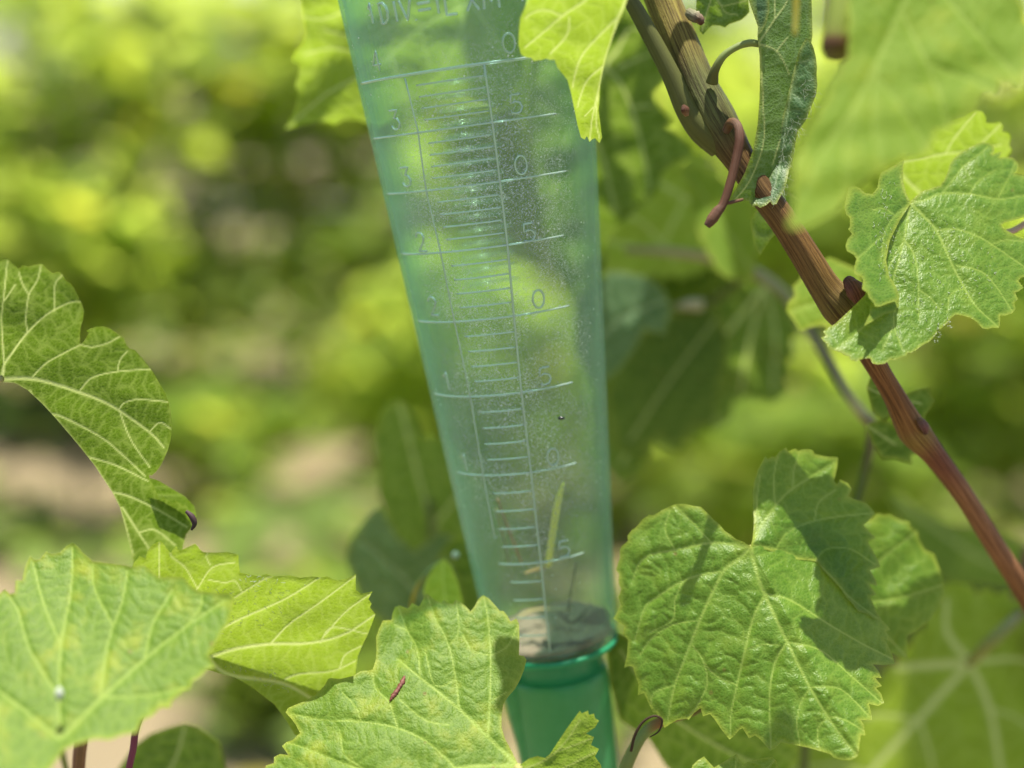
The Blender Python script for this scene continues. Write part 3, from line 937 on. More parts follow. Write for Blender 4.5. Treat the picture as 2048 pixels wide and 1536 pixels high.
# ---- what lies in the cup
rs = np.random.RandomState(3)
nr, na = 14, 60; V = [gp(np.array(0.0), np.array(0.004), -(R_B + SL * 0.004))]
for i in range(1, nr + 1):
    for j in range(na):
        f = i / nr; ph = 2 * pi * j / na
        r_ = (R_B - WT - 0.0004) * f
        z = 0.0032 + 0.0022 * abs(sin(ph * 2.3 + i)) * (1 - f) + 0.001 * rs.uniform() + 0.0035 * f ** 4 * (0.5 + 0.5 * cos(ph * 1.0 - 2.2))
        V.append(gp(np.array(ph), np.array(z), r_ - (R_B + SL * z)))
F = [(0, 1 + j, 1 + (j + 1) % na) for j in range(na)]
for j in range(na):
    V.append(gp(np.array(2 * pi * j / na), np.array(0.0028), -WT - 0.0004))
for i in range(nr):
    for j in range(na):
        a_ = 1 + i * na + j; b_ = 1 + i * na + (j + 1) % na
        F.append((a_, a_ + na, b_ + na, b_))
M_DIRT = plain('dried_silt', (0.27, 0.22, 0.16), 0.95, 0.7, 900, 0.001)
o = link_mesh('dirt', np.array(V), F, M_DIRT); o['kind'] = 'stuff'; o['label'] = 'grey brown dried silt and debris in the bottom of the gauge'; o['category'] = 'dirt'


def inside(pts, name, label, cat, rad, mat, tint, seg=8):
    """pts: (x px, y px, fraction of the way from the front wall to the back wall)"""
    P = []
    for x, y, f in pts:
        a_ = gp(*map(np.array, hit(x, y)), -WT - 0.001); b_ = gp(*map(np.array, hit(x, y, True)), -WT - 0.001)
        P.append(a_ * (1 - f) + b_ * f)
    e = empty(name, P[0], label, cat)
    tube('stalk', np.array(P), rad, mat, e, seg, tints=[tint] * len(P), rough=0.06)
    return e


M_STRAW = stem_material('straw_yellow', 0.5, 6, 0.2, trans=0.35)
e = inside([(1098, 1133, .30), (1108, 1070, .22), (1120, 1010, .16), (1133, 968, .12)], 'grass_stalk', 'bright yellow green stalk piece standing inside the gauge', 'stalk',
       [0.0011, 0.0013, 0.0012, 0.0005], M_STRAW, (0.88, 0.84, 0.16))
inside([(1138, 1235, .35), (1148, 1190, .3), (1160, 1125, .2)], 'dead_tendril', 'thin dark dead tendril leaning inside the gauge near its right wall', 'twig', [0.00035, 0.0003, 0.0003], M_TWIG, (0.06, 0.06, 0.04))
inside([(1040, 1130, .45), (1015, 1070, .4), (988, 1000, .3)], 'dry_twig', 'dry brown twig leaning left inside the gauge', 'twig', [0.0005, 0.0006, 0.0004], M_TWIG, (0.32, 0.20, 0.09))
inside([(1012, 1130, .6), (1000, 1075, .5), (985, 1020, .45)], 'dry_stalk', 'pale thin dry stalk beside the brown twig inside the gauge', 'twig', [0.0005, 0.0005, 0.0004], M_TWIG, (0.30, 0.30, 0.14))
inside([(1045, 1150, .3), (1070, 1142, .3), (1090, 1138, .25)], 'straw', 'short orange straw lying across inside the gauge', 'straw', [0.0005, 0.0006, 0.0004], M_TWIG, (0.42, 0.30, 0.12))
inside([(1010, 1255, .5), (1060, 1222, .6), (1150, 1215, .8)], 'straw', 'long pale straw lying on the silt in the gauge', 'straw', [0.0006, 0.0007, 0.0005], M_TWIG, (0.48, 0.40, 0.20))
inside([(1120, 1225, .5), (1150, 1245, .4), (1185, 1215, .5)], 'dead_tendril', 'dark curled dead tendril lying on the silt', 'twig', [0.0005, 0.0006, 0.0004], M_TWIG, (0.07, 0.06, 0.05))
ph, z = hit(1121, 836); P0 = gp(np.array(ph), np.array(z), 0.0004)
V, F, _ = tube_geo(np.array([P0 - RGT * 0.0011, P0 - RGT * 0.0005, P0 + RGT * 0.0006, P0 + RGT * 0.0012]), [0.0002, 0.0006, 0.0006, 0.0002], 8)
o = link_mesh('insect', V, F, plain('insect_dark', (0.01, 0.02, 0.015), 0.3, 0.2)); o['label'] = 'tiny dark insect on the gauge wall'; o['category'] = 'insect'
#PART3

# ================================================================== vine shoots with leaves
GREEN = (0.13, 0.17, 0.045); GREEN2 = (0.20, 0.26, 0.08); YEL = (0.42, 0.38, 0.05); BROWN = (0.24, 0.10, 0.04); RED = (0.42, 0.15, 0.07)

# ---------------- left shoot: leaf seen from beneath, folded along its midrib
s = empty('vine_shoot', pt(-160, 900, 0.455), 'vine shoot at the left edge with a backlit leaf folded along its midrib', 'vine shoot')
px_tube('cane', [(-160, 1700, .47, 16, BROWN), (-150, 1200, .46, 15, BROWN), (-160, 900, .455, 14, BROWN), (-170, 500, .45, 12, GREEN)], M_CANE, s)
px_tube('petiole', [(-156, 900, .455, 6, GREEN2), (-90, 800, .452, 6, GREEN2), (-20, 765, .447, 6, (0.35, 0.34, .16)), (4, 757, .4455, 7, (0.42, 0.40, .2))], M_STEM, s)
L1 = [(-90, 580), (-50, 545), (-25, 550), (-8, 530), (2, 520), (8, 518), (15, 518), (25, 527), (37, 538), (47, 531), (57, 534), (65, 531), (78, 529), (84, 528), (93, 537), (106, 547), (117, 543), (125, 550), (133, 562), (141, 567), (150, 580), (158, 596), (165, 612), (168, 622), (166, 640), (162, 652), (160, 670), (160, 687), (163, 688), (168, 682), (175, 672), (177, 666), (173, 661), (180, 658), (192, 654), (208, 653), (222, 658), (235, 668), (247, 676), (253, 690), (259, 697), (270, 700), (282, 714), (295, 730), (307, 745), (318, 765), (330, 785), (337, 805), (342, 825), (344, 850), (341, 880), (336, 900), (328, 918), (322, 930), (312, 944), (303, 951), (298, 950), (300, 960), (307, 972), (320, 1003), (326, 993), (346, 1008), (352, 1001), (365, 1012), (370, 1008), (388, 1032), (389, 1042), (384, 1055), (372, 1070), (367, 1090), (362, 1130), (330, 1160), (290, 1165), (268, 1130), (262, 1100), (250, 1050), (240, 1015), (225, 985), (205, 955), (190, 932), (165, 900), (140, 870), (110, 835), (85, 808), (55, 780), (30, 766), (0, 764), (-60, 775), (-120, 720)]
V1 = [([(3, 757), (8, 735), (3, 640), (8, 590), (15, 520)], 5, 2), ([(3, 755), (8, 730), (25, 705), (55, 665), (95, 628), (140, 605), (163, 603)], 6, 3), ([(55, 665), (52, 635), (58, 590), (75, 560), (82, 530)], 3, 1.5), ([(58, 590), (45, 568), (38, 545)], 1.5, 1), ([(108, 622), (110, 570), (125, 550)], 2, 1), ([(0, 758), (60, 757), (110, 768), (160, 785), (200, 800), (237, 820), (300, 865), (328, 895)], 10, 4), ([(65, 754), (90, 728), (130, 705), (160, 690)], 4, 3), ([(160, 689), (185, 694), (215, 686), (240, 673)], 3.5, 2), ([(160, 780), (185, 755), (235, 743), (302, 738)], 4, 2.4), ([(235, 743), (240, 720), (254, 703)], 2, 1.4), ([(237, 820), (250, 805), (280, 799), (340, 804)], 2.4, 1.5), ([(240, 825), (262, 880), (300, 935)], 3, 1.5), ([(300, 862), (320, 845), (342, 858)], 1.8, 1.2), ([(0, 764), (40, 776), (100, 828), (165, 905), (220, 980), (247, 1040), (266, 1110)], 11, 4), ([(90, 824), (130, 836), (200, 873), (240, 905), (290, 952)], 5, 3), ([(170, 912), (230, 930), (296, 962)], 4.5, 3), ([(222, 984), (260, 993), (320, 1022), (375, 1055)], 5, 3), ([(245, 1015), (290, 1085), (320, 1130)], 4.5, 3), ([(278, 1065), (310, 1060), (350, 1090)], 3, 1.5), ([(30, 570), (10, 600)], 1.5, 1), ([(60, 780), (70, 800)], 2, 1), ([(-60, 700), (-20, 740), (2, 755)], 4, 5)]
def d1(x, y):
    # plane leaning over us, curling back toward the right rim
    u = (x - 120) * .00016; v = (y - 800) * .00016
    e = np.clip((x - 200) / 150, 0, 2)
    low = np.clip((y - 930) / 150, 0, 1.5)
    return 0.447 + 0.55 * v - 0.25 * u + 0.006 * e ** 2 + 0.006 * low
sh = [dict(outline=L1, veins=V1, depth=d1, side='under', seed=1, bull=.0002, vdeep=.0006, wav=.0012, wavl=140, teeth=None),
      dict(outline=[(297, 955), (318, 962), (345, 978), (370, 993), (388, 1012), (393, 1032), (388, 1044), (350, 1022), (318, 1008)], veins=[], depth=lambda x, y: d1(x, y) + .004, side='top', seed=2)]
make_leaf(s, sh, M_LEAF_SHADED, 'backlit leaf seen from beneath, folded, with thick pale veins')
px_tube('scar', [(372, 1022, .4495, 3), (384, 1034, .4497, 6), (389, 1048, .4500, 5), (383, 1060, .4505, 2)], plain('dead_leaf_margin', (0.05, 0.02, 0.025), .7, .4), s)

# ---------------- lower left foreground
s = empty('vine_shoot', pt(110, 1700, 0.40), 'foreground vine shoot at lower left with a broad blurred yellow mottled leaf', 'vine shoot')
px_tube('cane', [(40, 1760, .42, 14, RED), (140, 1640, .415, 12, RED), (160, 1500, .425, 13, (0.35, 0.16, .1)), (172, 1440, .43, 10, BROWN)], M_CANE, s)
px_tube('petiole', [(150, 1600, .41, 6, GREEN2), (130, 1530, .40, 6, GREEN2), (120, 1482, .3885, 8, GREEN2)], M_STEM, s)
L2 = [(-90, 1230), (-60, 1190), (-30, 1200), (0, 1187), (10, 1178), (20, 1188), (30, 1185), (32, 1160), (45, 1160), (50, 1135), (60, 1112), (70, 1120), (80, 1118), (92, 1103), (105, 1108), (120, 1105), (133, 1092), (145, 1085), (155, 1093), (165, 1105), (185, 1122), (215, 1126), (250, 1130), (262, 1134), (290, 1130), (300, 1140), (318, 1155), (345, 1153), (368, 1155), (385, 1175), (400, 1182), (430, 1186), (462, 1188), (468, 1200), (462, 1225), (455, 1250), (446, 1262), (430, 1290), (418, 1310), (430, 1335), (415, 1338), (398, 1355), (385, 1362), (380, 1378), (368, 1380), (345, 1400), (340, 1415), (320, 1415), (305, 1432), (285, 1440), (275, 1465), (245, 1470), (220, 1480), (190, 1478), (150, 1490), (128, 1500), (100, 1540), (60, 1580), (-60, 1600), (-110, 1400)]
V2 = [([(120, 1478), (205, 1395), (290, 1318), (370, 1255), (450, 1200)], 7, 2.5), ([(200, 1400), (215, 1290), (245, 1200), (255, 1140)], 4, 2), ([(290, 1318), (305, 1250), (345, 1180)], 4, 2), ([(120, 1478), (118, 1380), (122, 1290), (142, 1180), (145, 1095)], 6, 2), ([(120, 1478), (35, 1410), (-60, 1340)], 5, 3), ([(115, 1390), (60, 1300), (35, 1220), (12, 1185)], 4, 2), ([(122, 1290), (85, 1200), (65, 1120)], 3, 1.5), ([(370, 1255), (400, 1215), (405, 1185)], 2, 1.5), ([(205, 1395), (300, 1390), (370, 1375)], 3, 1.5), ([(225, 1250), (190, 1180), (185, 1125)], 2, 1)]
make_leaf(s, [dict(outline=L2, veins=V2, depth=plane(0.394, 150, 1400, 0.05, -0.75, -1.2, 0, 2.0), side='top', seed=4, wav=.002, wavl=200, step=3.4, tooth_curl=-.001)], M_LEAF_MOTTLE, 'blurred broad leaf with yellow mottling and serrated rim')
fz = px_tube('leaf_gall', [(118, 1375, .386, 4), (119, 1388, .385, 9), (119, 1400, .386, 4)], M_FUZZ, s)

s = empty('vine_shoot', pt(250, 1720, 0.47), 'vine shoot behind the foreground leaf with purple petiole and dark blurred leaf', 'vine shoot')
px_tube('cane', [(150, 1800, .50, 15, BROWN), (250, 1720, .475, 14, BROWN), (420, 1680, .48, 12, BROWN)], M_CANE, s)
px_tube('petiole', [(240, 1720, .474, 8, (0.16, 0.03, .07)), (255, 1560, .462, 7, (0.18, .04, .09)), (266, 1500, .458, 7, (0.20, .05, .10)), (278, 1440, .456, 7, (0.16, .06, .07)), (330, 1360, .462, 6, GREEN2), (415, 1318, .462, 7, (0.42, .42, .2))], M_STEM, s)
L3 = [(230, 1180), (262, 1140), (268, 1125), (279, 1112), (291, 1117), (296, 1100), (305, 1090), (315, 1084), (321, 1082), (326, 1086), (332, 1095), (341, 1106), (346, 1099), (352, 1092), (356, 1099), (361, 1101), (375, 1094), (390, 1087), (396, 1093), (400, 1099), (407, 1104), (430, 1105), (455, 1104), (468, 1107), (477, 1110), (477, 1120), (478, 1130), (480, 1145), (500, 1150), (520, 1152), (533, 1148), (545, 1153), (560, 1152), (580, 1151), (600, 1156), (625, 1153), (640, 1155), (655, 1153), (665, 1158), (675, 1161), (695, 1157), (712, 1148), (711, 1165), (712, 1180), (722, 1187), (745, 1183), (737, 1198), (743, 1207), (740, 1215), (751, 1228), (745, 1245), (735, 1270), (725, 1290), (716, 1310), (712, 1335), (710, 1355), (700, 1380), (680, 1420), (650, 1450), (620, 1480), (590, 1470), (572, 1440), (548, 1408), (530, 1395), (500, 1372), (470, 1355), (440, 1347), (425, 1342), (380, 1330), (330, 1290), (270, 1250)]
V3 = [([(418, 1315), (470, 1298), (540, 1288), (620, 1286), (690, 1268), (749, 1230)], 9, 4), ([(420, 1270), (480, 1238), (570, 1198), (640, 1155)], 6, 3), ([(543, 1285), (580, 1247), (640, 1205), (711, 1152)], 4.5, 2.5), ([(650, 1270), (690, 1225), (740, 1188)], 4, 2.5), ([(420, 1322), (460, 1350), (560, 1365), (620, 1395), (660, 1420)], 10, 7), ([(570, 1358), (600, 1348), (665, 1342), (711, 1322)], 4.5, 3), ([(395, 1177), (425, 1135), (470, 1125)], 3.5, 2), ([(395, 1177), (370, 1135), (345, 1115), (340, 1106)], 3, 1.5), ([(318, 1160), (319, 1084)], 2, 1.2), ([(470, 1195), (485, 1185), (530, 1158), (545, 1153)], 4, 2), ([(418, 1160), (450, 1165), (470, 1162), (485, 1185)], 2.4, 1.4), ([(300, 1260), (350, 1220), (395, 1177)], 5, 3), ([(420, 1130), (413, 1115), (415, 1105)], 1.4, 1), ([(640, 1285), (665, 1255), (735, 1268)], 1.6, 1), ([(680, 1335), (690, 1310), (722, 1292)], 2.4, 1.4), ([(418, 1315), (380, 1290), (300, 1260)], 6, 5)]
def d3(x, y):
    u = (x - 550) * .00016; v = (y - 1260) * .00016
    low = np.clip((y - (1315 + (x - 430) * 0.33)) / 60, 0, 2)
    return 0.454 + 0.80 * v + 0.10 * u - 0.0085 * low + 2.0 * u * u
make_leaf(s, [dict(outline=L3, veins=V3, depth=d3, side='under', seed=5, wav=.0014, wavl=110, bull=.00022, vdeep=.0008, tooth_curl=.0008)], M_LEAF_THIN, 'lit leaf seen from beneath with thick pale veins and crumpled upper rim')
fuzz(s, [(400, 1170), (500, 1150), (620, 1160), (560, 1240), (430, 1290)], 70, lambda x, y: d3(x, y) - .0012, seed=3, ln=(5, 14))
fuzz(s, [(420, 1325), (560, 1345), (600, 1380), (540, 1380)], 30, lambda x, y: d3(x, y) - .0012, seed=4, ln=(4, 10))
L24 = [(270, 1490), (300, 1468), (335, 1455), (370, 1445), (395, 1452), (420, 1470), (440, 1485), (450, 1530), (465, 1600), (240, 1620), (235, 1540)]
make_leaf(s, [dict(outline=L24, veins=[([(300, 1600), (350, 1520), (370, 1450)], 5, 2)], depth=plane(0.535, 350, 1500, 0, .3), side='under', seed=6, step=4)], M_LEAF_DARK, 'dark blurred leaf behind')

# ---------------- centre bottom leaf
s = empty('vine_shoot', pt(1060, 1720, 0.45), 'vine shoot below the gauge with a sharp yellow mottled leaf and a small curled leaf', 'vine shoot')
px_tube('cane', [(900, 1790, .47, 14, BROWN), (1060, 1720, .455, 14, BROWN), (1260, 1700, .47, 13, BROWN)], M_CANE, s)
px_tube('petiole', [(1060, 1715, .452, 7, GREEN2), (1052, 1620, .446, 7, GREEN2), (1036, 1534, .4320, 9, (0.36, .38, .12))], M_STEM, s)
L4 = [(500, 1620), (505, 1560), (528, 1545), (532, 1531), (548, 1526), (548, 1514), (560, 1508), (577, 1510), (564, 1492), (573, 1484), (585, 1480), (600, 1466), (592, 1450), (583, 1438), (571, 1425), (576, 1416), (585, 1412), (610, 1402), (630, 1390), (650, 1370), (656, 1358), (662, 1356), (680, 1358), (705, 1352), (722, 1342), (738, 1341), (746, 1338), (752, 1318), (753, 1300), (752, 1275), (758, 1258), (766, 1241), (783, 1240), (785, 1226), (790, 1214), (800, 1211), (815, 1217), (820, 1213), (824, 1206), (838, 1213), (843, 1205), (848, 1194), (853, 1187), (862, 1193), (873, 1202), (883, 1205), (887, 1199), (896, 1206), (905, 1208), (911, 1199), (922, 1205), (932, 1213), (941, 1223), (949, 1213), (957, 1198), (966, 1190), (978, 1197), (988, 1208), (1000, 1222), (1007, 1222), (1015, 1232), (1021, 1243), (1033, 1237), (1038, 1248), (1039, 1280), (1038, 1310), (1048, 1312), (1053, 1320), (1048, 1340), (1040, 1360), (1030, 1378), (1015, 1395), (1006, 1410), (1003, 1430), (1003, 1455), (1010, 1478), (1022, 1500), (1031, 1518), (1038, 1532), (1045, 1560), (1060, 1620), (900, 1660), (700, 1650)]
V4 = [([(1035, 1530), (975, 1473), (915, 1415), (840, 1355), (795, 1318)], 8, 3), ([(975, 1473), (980, 1400), (981, 1310), (976, 1240), (968, 1195)], 4.5, 2), ([(918, 1415), (912, 1360), (897, 1290), (870, 1235), (855, 1192)], 4, 1.6), ([(840, 1355), (835, 1300), (815, 1262), (797, 1215)], 3.5, 1.5), ([(897, 1292), (917, 1262), (913, 1202)], 2.4, 1.4), ([(1035, 1530), (980, 1531), (912, 1537), (860, 1560)], 8, 5), ([(912, 1537), (860, 1488), (795, 1456), (722, 1443), (690, 1438)], 5, 2), ([(795, 1456), (778, 1405), (752, 1378), (745, 1345)], 3, 1.5), ([(722, 1443), (712, 1415), (685, 1385)], 2.4, 1.2), ([(981, 1312), (1015, 1292), (1036, 1250)], 2, 1), ([(981, 1402), (1012, 1385)], 2, 1), ([(975, 1310), (945, 1302), (925, 1270)], 2, 1), ([(1038, 1535), (1000, 1580), (950, 1640)], 6, 4), ([(860, 1560), (740, 1545), (620, 1500), (575, 1485)], 4, 2), ([(722, 1443), (650, 1440), (580, 1428)], 2, 1), ([(815, 1262), (790, 1250)], 1.5, 1), ([(740, 1545), (690, 1510), (680, 1460)], 2, 1), ([(912, 1360), (870, 1370), (850, 1300)], 1.5, 1), ([(897, 1450), (850, 1440), (800, 1400)], 1.8, 1)]
def d4(x, y):
    u = (x - 850) * .00016; v = (y - 1400) * .00016
    fold = (x - 770) + 0.35 * (y - 1340)
    return 0.4460 - 0.62 * v - 0.02 * u + 0.004 * np.exp(-(fold / 45) ** 2) * np.clip((1420 - y) / 100, 0, 1) + 1.0 * u * u + 0.003 * np.clip((760 - x) / 200, 0, 1.5)
make_leaf(s, [dict(outline=L4, veins=V4, depth=d4, side='top', seed=7, wav=.0012, wavl=120, bull=.00035, vdeep=.0004)], M_LEAF_MOTTLE, 'sharp leaf with yellow mottles, pointed teeth and a small brown tear')
def dd(x, y): return float(d4(np.array(x, float), np.array(y, float)))
px_tube('scar', [(779, 1402, dd(779, 1402) - .0003, 1), (787, 1391, dd(787, 1391) - .0005, 5), (797, 1378, dd(797, 1378) - .0005, 4), (805, 1364, dd(805, 1364) - .0005, 5), (811, 1350, dd(811, 1350) - .0003, 1)], M_SCAR, s, rough=.35)
L5 = [(1040, 1530), (1058, 1517), (1075, 1512), (1090, 1516), (1100, 1508), (1115, 1485), (1135, 1455), (1152, 1432), (1160, 1421), (1163, 1427), (1176, 1421), (1178, 1430), (1188, 1427), (1190, 1436), (1198, 1441), (1190, 1455), (1172, 1467), (1188, 1474), (1182, 1490), (1198, 1498), (1190, 1513), (1202, 1530), (1210, 1580), (1120, 1620), (1050, 1600)]
make_leaf(s, [dict(outline=L5, veins=[([(1042, 1540), (1090, 1520), (1130, 1485), (1160, 1440)], 3, 1.5), ([(1110, 1505), (1150, 1490), (1180, 1478)], 2, 1), ([(1060, 1570), (1140, 1530), (1190, 1505)], 2, 1)], depth=plane(0.436, 1120, 1500, 0.55, 0.6, 4), side='top', seed=8, step=2.4, wav=.001, wavl=60)], M_LEAF, 'small shaded curled leaf in front of the socket')

# ---------------- lower right shoot
s = empty('vine_shoot', pt(1250, 1760, 0.47), 'vine shoot at the lower right with a large glossy heart shaped leaf', 'vine shoot')
px_tube('cane', [(1150, 1850, .50, 14, BROWN), (1210, 1700, .49, 13, GREEN), (1245, 1560, .475, 13, GREEN2), (1268, 1500, .472, 12, GREEN2), (1295, 1460, .47, 11, GREEN2), (1330, 1440, .468, 10, BROWN), (1420, 1400, .472, 8, GREEN), (1500, 1250, .474, 7, GREEN2), (1515, 1130, .472, 6, GREEN2), (1502, 1094, .4590, 5, (0.40, .40, .14))], M_STEM, s)
px_tube('tendril', [(1262, 1502, .458, 3, (.05, .03, .015)), (1270, 1470, .456, 3, (.05, .03, .015)), (1286, 1444, .455, 2.6, (.05, .03, .015)), (1308, 1432, .454, 2.4, (.05, .03, .015)), (1324, 1440, .454, 2.2, (.05, .03, .015)), (1318, 1462, .455, 1.8, (.05, .03, .015)), (1300, 1474, .456, 1.2, (.05, .03, .015))], M_TWIG, s)
A6 = [(1501, 1092), (1485, 1083), (1472, 1078), (1462, 1070), (1450, 1062), (1440, 1050), (1428, 1040), (1415, 1026), (1402, 1014), (1388, 1012), (1370, 1008), (1352, 1008), (1338, 1014), (1325, 1020), (1314, 1027), (1306, 1031), (1298, 1030), (1283, 1040), (1275, 1052), (1262, 1062), (1255, 1072), (1256, 1082), (1244, 1092), (1240, 1100), (1240, 1115), (1232, 1140), (1238, 1148), (1237, 1165), (1242, 1178), (1236, 1195), (1241, 1210), (1236, 1222), (1227, 1237), (1238, 1245), (1249, 1252), (1246, 1268), (1256, 1280), (1254, 1310), (1248, 1336), (1258, 1332), (1266, 1334), (1270, 1350), (1277, 1368), (1276, 1390), (1288, 1386), (1298, 1408), (1306, 1424), (1312, 1425), (1322, 1440), (1329, 1456), (1340, 1448), (1355, 1440), (1374, 1437), (1377, 1440), (1388, 1426), (1401, 1416), (1406, 1433), (1420, 1428), (1430, 1440), (1440, 1455), (1450, 1468), (1459, 1479), (1468, 1472), (1478, 1460), (1485, 1456), (1498, 1477), (1510, 1471), (1520, 1478), (1532, 1492), (1540, 1502), (1552, 1495), (1562, 1485), (1590, 1490), (1615, 1495), (1640, 1502), (1660, 1508), (1668, 1516), (1685, 1520), (1702, 1520), (1712, 1515), (1717, 1510), (1719, 1490), (1722, 1470), (1731, 1471), (1728, 1450), (1722, 1440), (1744, 1440), (1742, 1424), (1738, 1408), (1756, 1412), (1768, 1406), (1763, 1388), (1752, 1376), (1764, 1372), (1750, 1355), (1763, 1356), (1757, 1342), (1746, 1329), (1770, 1330), (1789, 1327), (1786, 1312), (1776, 1290), (1767, 1277), (1781, 1283), (1772, 1262), (1781, 1260), (1772, 1248), (1764, 1240), (1755, 1225), (1735, 1200), (1715, 1150), (1690, 1100), (1660, 1060), (1620, 1040), (1560, 1050), (1520, 1072)]
VA = [([(1501, 1095), (1460, 1088), (1420, 1086), (1365, 1097), (1290, 1115), (1265, 1160)], 6, 2.4), ([(1501, 1095), (1478, 1118), (1450, 1138), (1425, 1185), (1400, 1240), (1380, 1290), (1350, 1370), (1336, 1440)], 7, 2.5), ([(1448, 1142), (1400, 1150), (1360, 1165), (1320, 1190), (1290, 1215), (1270, 1280)], 4, 2), ([(1501, 1095), (1512, 1140), (1530, 1190), (1575, 1285), (1620, 1375), (1670, 1455), (1715, 1512)], 8, 3), ([(1530, 1190), (1508, 1232), (1490, 1300), (1474, 1370), (1462, 1430), (1460, 1472)], 5, 2), ([(1574, 1284), (1550, 1325), (1540, 1380), (1540, 1440), (1541, 1495)], 4, 1.8), ([(1620, 1375), (1600, 1410), (1594, 1450), (1600, 1488)], 3, 1.5), ([(1532, 1188), (1580, 1200), (1660, 1250), (1720, 1285), (1785, 1318)], 4, 2), ([(1575, 1284), (1640, 1300), (1700, 1350), (1760, 1403)], 3.5, 1.6), ([(1620, 1375), (1680, 1378), (1738, 1432)], 3, 1.4), ([(1385, 1290), (1405, 1320), (1415, 1365), (1395, 1410), (1380, 1430)], 2.4, 1.4), ([(1400, 1240), (1345, 1250), (1305, 1275), (1280, 1310)], 2.4, 1.4), ([(1350, 1370), (1310, 1385), (1300, 1410)], 2.2, 1.2), ([(1655, 1432), (1690, 1440), (1728, 1462)], 2.2, 1.2), ([(1350, 1100), (1330, 1060), (1340, 1020)], 2.4, 1.3), ([(1425, 1088), (1390, 1050), (1350, 1012)], 2.4, 1.3), ([(1365, 1162), (1350, 1200), (1345, 1240), (1300, 1265)], 2, 1.2), ([(1490, 1300), (1520, 1290), (1560, 1290)], 1.6, 1), ([(1474, 1370), (1430, 1350), (1405, 1320)], 1.8, 1.2), ([(1655, 1434), (1635, 1460), (1640, 1500)], 2, 1)]
B6 = [(1501, 1093), (1505, 1078), (1507, 1060), (1508, 1040), (1506, 1010), (1505, 985), (1509, 962), (1516, 940), (1524, 925), (1531, 912), (1535, 918), (1546, 912), (1550, 916), (1558, 904), (1572, 895), (1576, 903), (1591, 897), (1596, 902), (1606, 899), (1618, 899), (1626, 901), (1628, 908), (1640, 911), (1660, 914), (1676, 915), (1674, 935), (1668, 962), (1674, 970), (1680, 960), (1695, 966), (1703, 978), (1696, 992), (1708, 998), (1721, 1002), (1735, 1008), (1750, 1026), (1742, 1037), (1727, 1050), (1738, 1062), (1752, 1076), (1735, 1082), (1745, 1100), (1756, 1120), (1761, 1134), (1740, 1140), (1752, 1160), (1755, 1172), (1738, 1168), (1752, 1188), (1740, 1194), (1750, 1215), (1762, 1241), (1748, 1237), (1735, 1228), (1715, 1222), (1706, 1208), (1692, 1194), (1682, 1178), (1672, 1166), (1658, 1152), (1645, 1138), (1635, 1124), (1624, 1121), (1595, 1119), (1560, 1107), (1530, 1099)]
VB = [([(1502, 1092), (1525, 1047), (1570, 990), (1620, 955), (1668, 925)], 4, 2), ([(1503, 1092), (1550, 1098), (1600, 1118), (1628, 1122)], 5, 3), ([(1552, 1099), (1575, 1065), (1625, 1043), (1680, 1033), (1745, 1026)], 3.5, 1.8), ([(1524, 1048), (1514, 1010), (1520, 950)], 2.4, 1.3), ([(1550, 1012), (1548, 955), (1556, 910)], 2.2, 1.2), ([(1628, 1042), (1638, 1005), (1670, 980)], 2.4, 1.3), ([(1628, 1122), (1655, 1098), (1700, 1098), (1752, 1130)], 2.5, 1.5), ([(1585, 980), (1588, 940), (1600, 902)], 2.2, 1.2), ([(1628, 1122), (1660, 1150), (1700, 1195), (1755, 1236)], 3, 2)]
def d6(x, y):
    mid = x - (1501 + (y - 1092) * 0.53)          # signed distance from the midrib
    u = mid * .00016; v = (y - 1250) * .00016
    return 0.4465 - 0.38 * v + np.where(u > 0, 0.62 * u, 0.16 * (-u)) + 3.2 * np.minimum(u, 0) ** 2 - np.where(u > 0, 3.0 * u * u, 0) + 0.0015
def d6b(x, y):
    f = np.clip(((x - 1500) * 0.27 + (1092 - y) + 0) / 200 + 0.35, 0, 1)
    j = np.clip(np.hypot(x - 1501, y - 1092) / 130, 0, 1)
    w = (1092 - y) * .00016
    return d6(np.array(1501.0), np.array(1092.0)) - 0.0002 + j * (0.002 - 0.004 * (y > 1092) * np.clip((y - 1092) / 60, 0, 1)) + (x - 1501) * .00016 * 0.42 + w * 0.25 - 0.004 * np.clip((x - 1640) / 100, 0, 1) + 0.006 * np.exp(-((x - 1500) / 30.0) ** 2) * np.clip((1080 - y) / 60, 0, 1)
make_leaf(s, [dict(outline=A6, veins=VA, depth=lambda x, y: d6(x, y), side='top', seed=9, wav=.0010, wavl=90, bull=.00045, vdeep=.0006, cell=30, edge_w=6),
              dict(outline=B6, veins=VB, depth=d6b, side='top', seed=10, wav=.0008, wavl=90, bull=.00035, vdeep=.0004, edge_w=6)], M_LEAF_GLOSS, 'large puckered glossy heart shaped leaf with its upper lobe folded over')
L7 = [(1690, 1060), (1720, 1030), (1740, 1040), (1755, 1026), (1770, 1030), (1780, 1028), (1800, 1040), (1818, 1043), (1822, 1055), (1835, 1062), (1838, 1080), (1850, 1100), (1868, 1108), (1874, 1125), (1884, 1150), (1890, 1185), (1880, 1210), (1862, 1240), (1840, 1255), (1815, 1272), (1814, 1300), (1815, 1318), (1795, 1312), (1775, 1305), (1740, 1280), (1690, 1240), (1670, 1150)]
make_leaf(s, [dict(outline=L7, veins=[([(1680, 1180), (1760, 1120), (1835, 1062)], 4, 2), ([(1690, 1200), (1780, 1200), (1885, 1170)], 4, 2), ([(1690, 1210), (1760, 1260), (1812, 1312)], 3, 1.5)], depth=plane(0.494, 1790, 1160, 0.3, -.3), side='top', seed=11, step=3, wav=.002, wavl=90)], M_LEAF, 'smaller soft focus leaf just behind the right rim')
